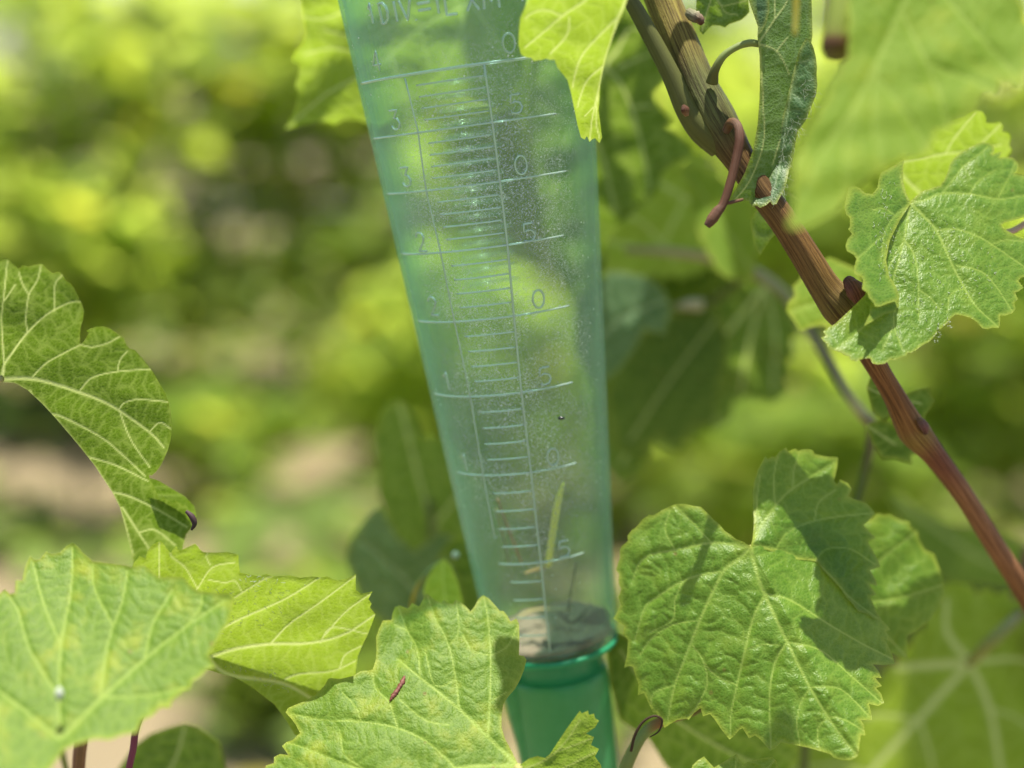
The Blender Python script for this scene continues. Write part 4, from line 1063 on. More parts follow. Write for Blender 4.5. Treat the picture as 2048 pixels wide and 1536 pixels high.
L9 = [(1370, 1620), (1378, 1560), (1385, 1530), (1396, 1520), (1408, 1513), (1418, 1524), (1428, 1535), (1440, 1528), (1460, 1516), (1473, 1508), (1480, 1520), (1485, 1530), (1500, 1521), (1525, 1516), (1545, 1514), (1553, 1522), (1557, 1536), (1550, 1580), (1500, 1640)]
make_leaf(s, [dict(outline=L9, veins=[([(1460, 1630), (1470, 1560), (1473, 1512)], 3, 1.5), ([(1460, 1600), (1520, 1550), (1550, 1520)], 2.5, 1.2)], depth=plane(0.448, 1460, 1540, 0, -.4), side='top', seed=12)], M_LEAF_GLOSS, 'small leaf tip at the bottom edge')
L25 = [(1236, 1265), (1290, 1290), (1330, 1400), (1400, 1410), (1480, 1440), (1560, 1470), (1600, 1500), (1560, 1580), (1480, 1640), (1400, 1600), (1330, 1530), (1300, 1480), (1262, 1455), (1240, 1440), (1218, 1360), (1215, 1300)]
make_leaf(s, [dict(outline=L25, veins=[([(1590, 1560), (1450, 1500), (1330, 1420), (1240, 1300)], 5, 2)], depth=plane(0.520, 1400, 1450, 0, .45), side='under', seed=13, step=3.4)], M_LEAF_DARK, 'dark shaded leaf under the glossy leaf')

# ---------------- far lower right blurred underside
s = empty('vine_shoot', pt(2120, 1500, 0.60), 'blurred vine shoot in lower right corner with a big pale veined leaf', 'vine shoot')
px_tube('cane', [(2140, 1700, .63, 16, BROWN), (2110, 1400, .62, 16, BROWN), (2040, 1240, .61, 17, (0.2, .13, .06)), (2060, 1100, .62, 14, BROWN)], M_CANE, s)
px_tube('petiole', [(2046, 1220, .605, 10, (.20, .17, .06)), (2015, 1252, .580, 12, (.24, .26, .07)), (1975, 1290, .578, 13, (0.28, .32, .09)), (1938, 1327, .600, 9, (0.30, .34, .12))], M_STEM, s)
L8 = [(1760, 1360), (1790, 1330), (1820, 1290), (1850, 1260), (1880, 1200), (1905, 1165), (1950, 1185), (1990, 1190), (2060, 1210), (2130, 1300), (2150, 1560), (2000, 1640), (1700, 1640), (1380, 1600), (1430, 1520), (1500, 1480), (1600, 1430), (1700, 1400)]
V8 = [([(1940, 1325), (1870, 1330), (1795, 1335)], 16, 12), ([(1940, 1325), (1835, 1440), (1740, 1545), (1690, 1620)], 14, 9), ([(1940, 1325), (1980, 1420), (2005, 1560)], 12, 8), ([(1940, 1325), (1895, 1265), (1893, 1200)], 14, 7), ([(1940, 1325), (2020, 1318), (2100, 1330)], 9, 5), ([(1835, 1440), (1760, 1430), (1660, 1450)], 6, 3), ([(1840, 1440), (1860, 1510), (1880, 1600)], 6, 3), ([(1978, 1415), (2040, 1440), (2100, 1500)], 5, 3), ([(1740, 1545), (1650, 1530), (1520, 1560)], 6, 3)]
make_leaf(s, [dict(outline=L8, veins=[(a_, b_ * 1.4, c_ * 1.4) for a_, b_, c_ in V8], depth=plane(0.61, 1900, 1350, 0.1, .65), side='under', seed=14, step=4, wav=.003, wavl=200, vdeep=.0012, cell=40, teeth=(10, 40))], M_LEAF_THIN, 'big blurred leaf with thick pale veins')
L26 = [(1770, 985), (1800, 985), (1830, 1010), (1900, 1045), (1960, 1050), (2060, 1090), (2100, 1150), (2060, 1190), (1950, 1172), (1880, 1165), (1850, 1120), (1800, 1040)]
make_leaf(s, [dict(outline=L26, veins=[([(2060, 1150), (1950, 1110), (1800, 1000)], 5, 2)], depth=plane(0.72, 1900, 1080, .1, .4), side='under', seed=15, step=5)], M_LEAF_DARK, 'dark blurred leaf')

# ---------------- dark leaves left of the gauge foot
s = empty('vine_shoot', pt(900, 1700, 0.66), 'dark shaded blurred vine leaves behind the gauge foot, at its left', 'vine shoot')
px_tube('cane', [(900, 1700, .66, 12, BROWN), (880, 1450, .65, 11, BROWN), (870, 1200, .645, 9, GREEN), (860, 1000, .64, 7, GREEN)], M_CANE, s)
L18 = [(760, 830), (775, 808), (795, 800), (815, 808), (830, 835), (845, 872), (880, 872), (920, 900), (990, 1000), (1010, 1150), (960, 1250), (880, 1300), (760, 1270), (750, 1180), (765, 1120), (790, 1090), (770, 1030), (757, 990), (758, 940), (745, 880)]
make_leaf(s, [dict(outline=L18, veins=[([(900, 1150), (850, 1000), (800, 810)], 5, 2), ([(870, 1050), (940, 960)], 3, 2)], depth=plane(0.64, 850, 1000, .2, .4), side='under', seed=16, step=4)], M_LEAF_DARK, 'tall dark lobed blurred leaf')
L18b = [(690, 1120), (700, 1080), (735, 1030), (760, 1010), (800, 1075), (830, 1100), (880, 1060), (960, 1100), (960, 1240), (880, 1290), (790, 1260), (730, 1215)]
make_leaf(s, [dict(outline=L18b, veins=[([(900, 1250), (800, 1150), (720, 1080)], 5, 2)], depth=plane(0.60, 820, 1140, 0, .2), side='top', seed=17, step=4)], M_LEAF_BLUE, 'bluish green dark blurred leaf')
px_tube('petiole', [(820, 1260, .53, 4, GREEN2), (826, 1195, .525, 4, YEL), (850, 1150, .52, 4, GREEN2), (880, 1122, .52, 3, GREEN)], M_STEM, s)
L19 = [(847, 1182), (853, 1158), (870, 1130), (888, 1117), (902, 1132), (916, 1165), (926, 1205), (905, 1240), (870, 1235), (852, 1205)]
make_leaf(s, [dict(outline=L19, veins=[([(900, 1240), (888, 1180), (886, 1122)], 2.5, 1.5)], depth=plane(0.515, 885, 1180, 0, -.5), side='top', seed=18)], M_LEAF_PALE, 'small bright lit leaf')
L19b = [(868, 1125), (890, 1090), (920, 1070), (960, 1100), (985, 1200), (990, 1260), (930, 1270), (922, 1190), (905, 1130), (888, 1112)]
make_leaf(s, [dict(outline=L19b, veins=[], depth=plane(0.56, 930, 1180, 0, .3), side='under', seed=19)], M_LEAF_DARK)
px_tube('leaf_gall', [(905, 1110, .525, 3), (911, 1110, .524, 8), (917, 1110, .525, 3)], M_FUZZ, s)

# ---------------- shoot behind the gauge top: leaves seen through and beside it
s = empty('vine_shoot', pt(1260, -260, 0.56), 'shaded vine shoot behind the gauge, leaves seen through it and at its right', 'vine shoot')
px_tube('cane', [(1300, -400, .56, 12, GREEN), (1240, -200, .56, 12, GREEN), (1215, 30, .56, 9, GREEN)], M_STEM, s)
L15 = [(590, -60), (600, -20), (603, 10), (606, 35), (612, 65), (606, 85), (590, 105), (583, 120), (592, 126), (600, 130), (598, 150), (590, 172), (597, 182), (596, 200), (588, 225), (580, 240), (569, 259), (590, 254), (620, 247), (645, 243), (668, 251), (690, 238), (715, 240), (760, 255), (800, 230), (840, 240), (870, 200), (930, 190), (1000, 210), (1040, 150), (1060, 60), (1050, -60), (800, -120)]
V15 = [([(940, 5), (845, 52), (780, 110), (720, 150), (650, 190), (575, 255)], 7, 3), ([(845, 52), (815, 36), (770, 60), (738, 85)], 4, 2.5), ([(605, 33), (645, 38), (690, 22)], 3, 2.5), ([(610, 108), (660, 97), (710, 103)], 3, 2.5), ([(960, -60), (900, 110), (860, 170)], 4, 2), ([(940, 5), (1000, 90), (1030, 150)], 5, 2), ([(780, 110), (805, 170), (830, 240)], 3, 1.5), ([(740, 85), (690, 70), (650, 60)], 2.5, 2), ([(880, -60), (920, 20), (930, 120)], 3, 2), ([(840, 60), (860, 130)], 2, 1)]
def d15(x, y): return plane(0.529, 700, 120, 0.10, .55)(x, y) + .004 * np.exp(-((x - y * -0.9 - 760) / 60) ** 2)
make_leaf(s, [dict(outline=L15, veins=V15, depth=d15, side='under', seed=20, wav=.002, wavl=120, bull=.0004, vdeep=.0007)], M_LEAF_THIN, 'backlit leaf crossing behind the gauge top with its tip pointing lower left')
L16 = [(1150, -60), (1290, -60), (1300, 10), (1308, 40), (1314, 48), (1310, 60), (1322, 62), (1324, 76), (1334, 85), (1336, 105), (1345, 125), (1340, 150), (1325, 165), (1310, 180), (1306, 190), (1312, 205), (1322, 218), (1345, 243), (1330, 255), (1345, 262), (1375, 285), (1386, 300), (1380, 315), (1350, 325), (1325, 345), (1318, 375), (1300, 400), (1250, 440), (1215, 480), (1210, 560), (1170, 640), (1120, 560), (1080, 420), (1060, 250), (1070, 60)]
V16 = [([(1255, 60), (1235, 100), (1214, 130), (1240, 165), (1262, 215), (1285, 300), (1300, 380)], 7, 3), ([(1236, 135), (1290, 112), (1320, 105)], 6, 3), ([(1255, 60), (1300, 50)], 3, 2), ([(1262, 215), (1300, 212)], 4, 2), ([(1214, 130), (1160, 220), (1120, 320), (1100, 430)], 5, 2), ([(1160, 220), (1200, 300), (1230, 420)], 3, 2), ([(1150, 240), (1110, 230), (1080, 200)], 3, 1.5)]
make_leaf(s, [dict(outline=L16, veins=V16, depth=plane(0.568, 1230, 200, 0.1, .6, 2), side='under', seed=21, wav=.003, wavl=120, step=3)], M_LEAF_SHADED, 'soft focus leaf right of the gauge, upper part lit, lower part shaded')

nrs = np.random.RandomState(12); n = 38  # unseen leaves above the view, added to throw dappled shade below
C = np.stack([nrs.uniform(0.00, 0.27, n), nrs.uniform(0.56, 0.78, n), nrs.uniform(1.42, 1.62, n)], -1)
V, F, r_ = leaf_cloud(C, 0.085, 0.35, 77)
f = link_mesh('foliage', V, F, M_BG, s, {'rnd': r_}, smooth=False); f['kind'] = 'stuff'
s = empty('vine_shoot', pt(1690, 860, 0.60), 'blurred thin vine shoot hanging behind, just right of the gauge', 'vine shoot')
px_tube('cane', [(1250, 500, .63, 7, (0.30, .30, .14)), (1330, 503, .63, 9, (0.42, .38, .22)), (1420, 515, .625, 11, (0.48, .42, .28)), (1500, 540, .62, 12, (0.40, .38, .22)), (1570, 590, .61, 12, (0.30, .30, .12)), (1610, 650, .60, 10, (0.24, .22, .10)), (1650, 710, .585, 11, (0.2, .18, .09)), (1690, 780, .57, 10, (0.26, .24, .12)), (1722, 825, .56, 12, (0.5, .42, .18)), (1745, 860, .55, 11, (0.2, .16, .08)), (1725, 960, .555, 9, GREEN), (1690, 1100, .56, 9, GREEN), (1620, 1400, .58, 9, GREEN), (1600, 1700, .60, 10, GREEN)], M_STEM, s)
px_tube('petiole', [(1505, 545, .62, 8, GREEN2), (1440, 590, .64, 8, GREEN), (1380, 640, .65, 9, (0.3, .32, .15)), (1300, 760, .66, 8, GREEN)], M_STEM, s)
px_tube('petiole', [(1405, 610, .63, 13, (0.5, .48, .32)), (1380, 609, .63, 12, (0.5, .48, .32)), (1350, 614, .635, 7, GREEN2)], M_STEM, s)
L17a = [(1190, 350), (1250, 340), (1300, 320), (1360, 330), (1400, 310), (1440, 350), (1470, 390), (1500, 430), (1510, 480), (1490, 520), (1460, 560), (1400, 590), (1340, 600), (1300, 650), (1240, 660), (1200, 620), (1180, 500)]
V17a = [([(1530, 545), (1440, 445), (1370, 395), (1250, 330)], 9, 6), ([(1530, 545), (1420, 510), (1300, 500), (1210, 480)], 8, 5), ([(1370, 395), (1330, 480)], 5, 3), ([(1350, 520), (1290, 450), (1230, 420)], 6, 3)]
make_leaf(s, [dict(outline=L17a, veins=V17a, depth=plane(0.64, 1350, 450, .1, .6), side='under', seed=22, step=4, teeth=(8, 40), wav=.003, wavl=100)], M_LEAF_THIN, 'blurred upper hanging leaf')
L17b = [(1290, 560), (1360, 560), (1430, 540), (1500, 560), (1560, 590), (1590, 640), (1575, 720), (1568, 790), (1530, 800), (1490, 790), (1470, 800), (1445, 850), (1410, 855), (1370, 880), (1350, 905), (1310, 880), (1290, 920), (1260, 950), (1230, 960), (1200, 900), (1200, 750), (1230, 640)]
V17b = [([(1530, 570), (1440, 680), (1340, 780), (1240, 930)], 9, 5), ([(1530, 570), (1500, 680), (1480, 790)], 7, 4), ([(1440, 680), (1420, 770), (1430, 840)], 5, 3), ([(1530, 570), (1550, 660), (1545, 780)], 6, 4), ([(1400, 720), (1330, 720), (1240, 760)], 5, 3), ([(1340, 780), (1330, 850)], 4, 2)]
make_leaf(s, [dict(outline=L17b, veins=V17b, depth=plane(0.655, 1400, 720, .1, .5), side='under', seed=23, step=4, teeth=(10, 45), wav=.006, wavl=110)], M_LEAF_SHADED, 'blurred long hanging leaf with lit and shaded folds')
L17d = [(1215, 780), (1250, 700), (1330, 640), (1420, 610), (1455, 680), (1440, 760), (1425, 845), (1390, 850), (1350, 890), (1318, 870), (1270, 905), (1235, 900)]
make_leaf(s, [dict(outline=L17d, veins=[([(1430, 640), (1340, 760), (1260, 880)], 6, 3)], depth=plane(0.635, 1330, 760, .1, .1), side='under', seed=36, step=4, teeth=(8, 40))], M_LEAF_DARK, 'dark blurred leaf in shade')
L17e = [(1370, 330), (1440, 360), (1500, 400), (1520, 470), (1500, 560), (1440, 545), (1400, 470), (1380, 400)]
make_leaf(s, [dict(outline=L17e, veins=[([(1510, 550), (1440, 440), (1380, 350)], 5, 3)], depth=plane(0.615, 1440, 450, .1, -.5), side='top', seed=37, step=4, teeth=(6, 36))], M_LEAF_PALE, 'pale sunlit blurred leaf')
L17c = [(1195, 540), (1240, 540), (1290, 550), (1330, 580), (1345, 620), (1330, 670), (1290, 660), (1270, 700), (1240, 740), (1190, 780), (1150, 700), (1150, 600)]
make_leaf(s, [dict(outline=L17c, veins=[([(1330, 600), (1240, 640), (1160, 720)], 4, 2)], depth=plane(0.60, 1250, 640, -.1, -.1), side='top', seed=24, step=4)], M_LEAF_BLUE, 'bluish dark leaf beside the gauge')

# ---------------- top centre leaf in front of the gauge
s = empty('vine_shoot', pt(1270, -260, 0.44), 'glowing backlit leaf hanging at top centre in front of the gauge', 'vine shoot')
px_tube('cane', [(1500, -420, .45, 12, GREEN), (1380, -330, .445, 12, GREEN), (1270, -260, .44, 11, GREEN)], M_STEM, s)
px_tube('petiole', [(1272, -258, .44, 7, GREEN2), (1268, -120, .438, 6, GREEN2), (1256, -30, .4345, 6, GREEN2)], M_STEM, s)
L14 = [(1050, -90), (1062, -40), (1060, -10), (1050, 15), (1041, 35), (1038, 60), (1037, 90), (1042, 108), (1052, 115), (1062, 116), (1068, 122), (1082, 120), (1092, 117), (1100, 120), (1109, 119), (1115, 135), (1123, 145), (1135, 160), (1143, 190), (1148, 215), (1155, 250), (1162, 275), (1169, 279), (1174, 272), (1179, 284), (1184, 279), (1190, 276), (1199, 286), (1204, 275), (1201, 250), (1197, 220), (1199, 195), (1200, 170), (1206, 140), (1214, 110), (1227, 70), (1246, 25), (1256, -5), (1262, -30), (1240, -100), (1150, -140)]
V14 = [([(1258, -20), (1246, 15), (1235, 38), (1225, 75), (1210, 120), (1197, 180), (1184, 240), (1180, 280)], 7, 3), ([(1234, 37), (1185, 85), (1162, 115), (1150, 150), (1145, 175)], 4.5, 2.4), ([(1205, 133), (1175, 160), (1160, 195), (1155, 215)], 3.5, 2), ([(1258, -20), (1200, -20), (1165, 5), (1125, 32), (1090, 62), (1050, 95)], 5, 3), ([(1122, 31), (1090, 20), (1065, 26), (1050, 36)], 3.5, 2), ([(1138, 35), (1134, 70), (1100, 108)], 2.4, 1.6), ([(1186, 215), (1170, 232)], 2, 1.2), ([(1196, 190), (1192, 240), (1200, 280)], 2.2, 1.2)]
def d14(x, y):
    return plane(0.4215, 1150, 100, -0.12, .68)(x, y) + .0035 * np.clip((x - 1212 + (y - 100) * .14) / 30, 0, 1) + .0015 * np.clip((y - 140) / 130, 0, 1)
make_leaf(s, [dict(outline=L14, veins=V14, depth=d14, side='under', seed=25, wav=.001, wavl=100, bull=.0002, vdeep=.0007)], M_LEAF_THIN, 'glowing backlit leaf with long pale veins')

# ---------------- the main brown cane at the right
s = empty('vine_shoot', pt(1720, 640, 0.455), 'ribbed brown and green vine cane slanting down the right side with several leaves', 'vine shoot')
G1 = (0.11, .12, .035); G2 = (0.15, .145, .04); B1 = (0.13, .075, .025); B2 = (0.165, .09, .03); R1 = (0.22, .10, .035); R2 = (0.30, .14, .06)
px_tube('cane', [(1262, -160, .47, 33, G2), (1325, 0, .466, 35, (0.24, .20, .04)), (1362, 90, .462, 36, (0.20, .165, .035)), (1395, 170, .459, 38, G1), (1425, 230, .457, 42, G1), (1452, 275, .456, 38, (0.10, .09, .03)), (1480, 320, .455, 31, B1), (1520, 380, .454, 28, B1), (1565, 440, .454, 28, B2), (1610, 510, .455, 29, B2), (1650, 575, .456, 32, (0.16, .10, .03)), (1680, 610, .457, 40, (0.15, .11, .03)), (1712, 655, .460, 32, B1), (1752, 730, .463, 22, R1), (1787, 790, .467, 22, R1), (1816, 845, .472, 28, (0.26, .13, .04)), (1832, 868, .474, 31, (0.24, .15, .04)), (1868, 910, .479, 23, (0.20, .075, .04)), (1927, 990, .487, 20, R2), (1986, 1085, .495, 20, R2), (2055, 1195, .505, 20, R1), (2160, 1380, .52, 21, R1)], M_CANE, s, seg=56, n=200, rough=.004, seed=3, ribs=(9, .012))
px_tube('side_shoot', [(1150, -200, .452, 12, GREEN), (1250, -20, .452, 15, G1), (1292, 55, .4525, 17, G1), (1342, 150, .453, 19, G1), (1372, 218, .454, 22, G1), (1402, 260, .4555, 26, G1), (1440, 290, .457, 28, G1)], M_STEM, s, seg=16)
# nodes: bud scales and the hooked brown tendril stub
px_tube('bud', [(1366, 210, .446, 3, (.10, .04, .02)), (1370, 220, .446, 9, (.12, .05, .025)), (1374, 232, .446, 4, (.35, .2, .1))], M_CANE, s)
px_tube('bud', [(1376, 24, .4485, 8, (.20, .20, .10)), (1388, 32, .447, 12, (.24, .23, .14)), (1398, 38, .4465, 10, (.20, .14, .10)), (1405, 48, .447, 5, (.14, .06, .04))], M_CANE, s, rough=.22, n=14)
px_tube('bud', [(1695, 560, .449, 10, (.10, .04, .03)), (1712, 582, .445, 20, (.16, .06, .04)), (1722, 606, .449, 9, (.10, .04, .03))], M_CANE, s, rough=.1)
px_tube('bud', [(1838, 838, .467, 6, (.24, .14, .08)), (1848, 852, .466, 9, (.2, .09, .08)), (1852, 866, .468, 5, (.1, .05, .05))], M_CANE, s)
px_tube('tendril', [(1452, 262, .449, 8, (.12, .07, .05)), (1462, 246, .446, 10, (.13, .07, .03)), (1475, 252, .443, 9, (.13, .07, .04)), (1479, 280, .441, 10, (.09, .038, .02)), (1472, 320, .440, 9.5, (.085, .036, .018)), (1458, 375, .4385, 9, (.085, .036, .018)), (1445, 410, .4375, 8.5, (.085, .036, .018)), (1434, 424, .437, 11, (.10, .045, .025)), (1423, 440, .4365, 11, (.12, .06, .035)), (1414, 452, .4365, 7, (.12, .06, .05))], M_TWIG, s, seg=12, n=70, rough=.03)
px_tube('tendril', [(1447, 408, .4375, 3.5, (.13, .06, .04)), (1465, 404, .440, 3.5, (.13, .06, .04)), (1485, 399, .443, 3, (.16, .1, .05))], M_TWIG, s)
px_tube('petiole', [(1424, 165, .450, 13, G1), (1430, 140, .4475, 9, G1), (1447, 112, .446, 7.5, GREEN2), (1475, 93, .4455, 7, GREEN2), (1500, 86, .4455, 7.5, GREEN2), (1518, 88, .446, 7, GREEN2)], M_STEM, s, n=40)
# folded hanging leaf
L13 = [(1430, -80), (1495, -30), (1500, 5), (1508, 30), (1517, 55), (1515, 72), (1516, 88), (1519, 110), (1520, 150), (1519, 200), (1515, 250), (1506, 300), (1490, 345), (1475, 372), (1464, 392), (1459, 402), (1480, 400), (1497, 402), (1502, 410), (1510, 413), (1525, 408), (1560, 360), (1595, 260), (1612, 160), (1625, 70), (1622, -40), (1560, -100)]
V13 = [([(1517, 86), (1535, 60), (1552, 35), (1575, 0), (1590, -60)], 5, 3), ([(1517, 88), (1538, 94), (1555, 104), (1568, 125), (1578, 148)], 5, 2.5), ([(1519, 92), (1523, 150), (1527, 220), (1526, 290), (1500, 360), (1470, 400)], 3, 2), ([(1549, 38), (1550, 0)], 3, 2), ([(1552, 103), (1575, 75)], 2, 1.3), ([(1560, 280), (1545, 330)], 1.6, 1)]
def d13(x, y):
    ax = 1517 + np.clip((y - 300) / 100, 0, 1) * -40
    return 0.446 + (x - ax) * .00016 * 0.75 + (y - 200) * .00016 * 0.08 - 0.0015 * np.clip((y - 300) / 100, 0, 1)
F13 = [(1612, 76), (1620, 80), (1627, 95), (1632, 115), (1634, 135), (1633, 150), (1635, 170), (1632, 190), (1622, 215), (1612, 240), (1596, 262), (1590, 290), (1588, 312), (1584, 330), (1578, 340), (1574, 362), (1569, 380), (1558, 398), (1553, 408), (1545, 410), (1540, 403), (1533, 410), (1520, 416), (1512, 410), (1506, 414), (1500, 405), (1503, 400), (1525, 375), (1545, 330), (1554, 275), (1570, 215), (1585, 150), (1598, 100)]
def d13f(x, y):
    return 0.4525 - (x - 1560) * .00016 * 0.35 + (y - 250) * .00016 * 0.02 - 0.006 * np.clip((y - 330) / 80, 0, 1)
T13 = [(1490, -40), (1499, 5), (1507, 28), (1516, 54), (1515, 72), (1524, 62), (1533, 45), (1539, 20), (1538, -30)]
make_leaf(s, [dict(outline=L13, veins=V13, depth=d13, side='under', seed=26, bull=.0002, vdeep=.0006, wav=.0006, wavl=80),
              dict(outline=F13, veins=[([(1590, 130), (1575, 230), (1560, 330), (1540, 405)], 2, 1.3), ([(1620, 120), (1600, 125)], 1.5, 1), ([(1570, 180), (1600, 195)], 1.5, 1)], depth=d13f, side='top', seed=27, bull=.0003, wav=.0008, wavl=60),
              dict(outline=T13, veins=[], depth=lambda x, y: .4435 + 0 * x, side='top', seed=28)], M_LEAF_BLUE, 'long folded hanging leaf showing both its green underside and bluish hairy upper side')
fuzz(s, [(1630, 140), (1632, 190), (1590, 290), (1570, 380), (1530, 405), (1560, 290), (1590, 200), (1605, 150)], 110, lambda x, y: d13f(x, y) + .0006, lift=.0006, ln=(12, 32), r=.00004, seed=5, horiz=1.3)
L21 = [(1395, -60), (1392, 20), (1398, 45), (1400, 62), (1406, 70), (1415, 60), (1425, 50), (1440, 51), (1450, 55), (1458, 48), (1470, 44), (1482, 40), (1492, 32), (1499, 24), (1497, 5), (1500, -60)]
make_leaf(s, [dict(outline=L21, veins=[([(1420, -40), (1440, 8), (1465, 8), (1495, 0)], 3, 2), ([(1440, 8), (1452, 25), (1475, 30)], 2.4, 1.4), ([(1425, -10), (1412, 30), (1404, 62)], 3, 2)], depth=plane(0.462, 1450, 10, 0, .3), side='under', seed=29, bull=.0004, wav=.0008, wavl=40)], M_LEAF_BLUE, 'small crinkled leaf at the top edge')
L22 = [(1500, 440), (1520, 410), (1560, 370), (1582, 340), (1600, 345), (1605, 420), (1590, 450), (1560, 455), (1540, 480), (1520, 510), (1508, 490)]
make_leaf(s, [dict(outline=L22, veins=[([(1600, 400), (1570, 385), (1540, 400)], 2, 1.2)], depth=plane(0.472, 1550, 420, 0, .3), side='under', seed=30)], M_LEAF_BLUE)
L23 = [(1573, 622), (1576, 604), (1590, 590), (1585, 572), (1600, 560), (1604, 545), (1625, 530), (1660, 515), (1720, 540), (1730, 640), (1700, 672), (1668, 668), (1645, 650), (1620, 655), (1600, 662), (1590, 645)]
make_leaf(s, [dict(outline=L23, veins=[([(1700, 560), (1640, 600), (1585, 620)], 3, 1.5)], depth=plane(0.515, 1640, 600, 0, -.5), side='top', seed=31)], M_LEAF_PALE, 'pale lit leaf behind the cane node')
for k_, (ol, dep) in enumerate([([(1733, 775), (1742, 750), (1762, 740), (1785, 760), (1790, 820), (1770, 845), (1745, 825)], .485),
                    ([(1800, 800), (1815, 785), (1840, 776), (1858, 774), (1860, 786), (1870, 800), (1862, 815), (1850, 832), (1848, 850), (1815, 850)], .490),
                    ([(1732, 850), (1760, 838), (1800, 850), (1840, 890), (1838, 905), (1822, 912), (1824, 928), (1790, 918), (1765, 918), (1745, 890)], .500)]):
    make_leaf(s, [dict(outline=ol, veins=[([ol[0], (sum(p[0] for p in ol) / len(ol), sum(p[1] for p in ol) / len(ol))], 3, 1)], depth=plane(dep, 1800, 840, .2, .2), side='under', seed=32 + k_)], M_LEAF_DARK)
# big right leaf
A10 = [(1820, 404), (1830, 394), (1842, 383), (1865, 376), (1880, 371), (1888, 360), (1895, 345), (1900, 328), (1908, 316), (1925, 303), (1940, 295), (1955, 287), (1968, 284), (1980, 287), (1988, 293), (1989, 303), (1984, 308), (1996, 305), (2004, 303), (1999, 315), (2012, 314), (2026, 316), (2034, 324), (2037, 333), (2034, 342), (2030, 347), (2045, 350), (2070, 365), (2110, 400), (2090, 425), (2060, 430), (2030, 440), (2008, 446), (2003, 450), (2012, 460), (2035, 472), (2060, 480), (2075, 510), (2060, 552), (2042, 555), (2037, 562), (2047, 575), (2037, 583), (2030, 585), (2036, 598), (2028, 606), (2031, 618), (2024, 627), (2010, 631), (2000, 631), (2000, 645), (1998, 656), (1985, 655), (1975, 658), (1965, 657), (1955, 645), (1940, 635), (1925, 631), (1912, 629), (1904, 634), (1890, 650), (1875, 663), (1868, 674), (1858, 684), (1845, 690), (1832, 700), (1822, 706), (1815, 706), (1812, 712), (1800, 716), (1788, 720), (1782, 718), (1770, 727), (1755, 729), (1745, 727), (1740, 716), (1728, 717), (1712, 722), (1702, 720), (1698, 712), (1690, 710), (1680, 703), (1668, 700), (1655, 694), (1655, 688), (1647, 682), (1642, 675), (1652, 672), (1646, 663), (1655, 656), (1670, 648), (1700, 620), (1730, 590), (1745, 540), (1760, 470), (1770, 420), (1795, 400)]
VA10 = [([(1820, 405), (1850, 400), (1885, 387), (1940, 388), (2000, 398), (2060, 388)], 4.5, 2.4), ([(1885, 387), (1905, 360), (1930, 330), (1975, 295)], 3.2, 1.8), ([(1938, 388), (1960, 360), (1990, 340)], 2.2, 1.3), ([(1820, 405), (1850, 435), (1872, 460), (1900, 520), (1920, 560), (1950, 610), (1997, 655)], 5.5, 2.5), ([(1872, 461), (1910, 458), (1950, 470), (1985, 490), (2065, 545)], 3.6, 2), ([(1982, 490), (2010, 480), (2045, 483)], 2, 1.3), ([(1912, 531), (1960, 542), (1990, 570), (2026, 625)], 3, 1.6), ([(1820, 405), (1815, 440), (1808, 477), (1798, 520), (1790, 545), (1785, 575)], 5, 2.5), ([(1808, 478), (1828, 510), (1836, 560), (1838, 640)], 3.2, 1.6), ([(1838, 580), (1860, 595), (1880, 618)], 2, 1.2), ([(1808, 480), (1785, 520), (1770, 550)], 3, 1.6), ([(1785, 570), (1790, 610), (1788, 650), (1805, 700)], 2.4, 1.3), ([(1760, 620), (1720, 660), (1670, 698)], 2.6, 1.5), ([(1788, 650), (1765, 700)], 2, 1.2), ([(1997, 395), (2020, 350), (2030, 325)], 2, 1.2), ([(1930, 575), (1900, 590), (1895, 625)], 1.8, 1.1)]
def d10(x, y):
    u = (x - 1850) * .00016; v = (y - 500) * .00016
    return 0.4505 - 0.48 * v + 0.18 * u + 1.5 * u * u + 0.004 * np.clip((x - 1950) / 100, 0, 1)
B10 = [(1822, 406), (1812, 385), (1807, 365), (1806, 345), (1808, 318), (1795, 328), (1780, 335), (1762, 345), (1757, 360), (1755, 375), (1745, 388), (1730, 386), (1718, 375), (1706, 371), (1697, 376), (1693, 392), (1689, 415), (1692, 428), (1700, 436), (1700, 452), (1696, 458), (1704, 468), (1695, 478), (1691, 492), (1694, 502), (1708, 510), (1713, 518), (1708, 535), (1709, 548), (1722, 553), (1726, 562), (1724, 578), (1735, 586), (1738, 596), (1746, 604), (1750, 613), (1760, 613), (1775, 607), (1790, 602), (1798, 605), (1798, 590), (1790, 570), (1778, 550), (1772, 520), (1780, 480), (1800, 440)]
VB10 = [([(1820, 407), (1803, 420), (1788, 434), (1770, 465), (1762, 520)], 4, 2), ([(1790, 432), (1770, 418), (1745, 420)], 1.8, 1.2), ([(1818, 404), (1808, 380), (1800, 350)], 2, 1.2), ([(1770, 465), (1735, 500), (1715, 515)], 1.8, 1.1)]
def d10b(x, y):
    e = np.clip((1822 - x) / 110, 0, 1.3)
    return d10(x, y) - 0.0006 - 0.010 * e ** 1.2 - 0.003 * np.clip((y - 480) / 120, 0, 1) * np.clip((1822 - x) / 30, 0, 1)
C10 = [(1742, 604), (1752, 612), (1770, 608), (1797, 601), (1798, 612), (1788, 624), (1770, 628), (1750, 640), (1728, 652), (1738, 630)]
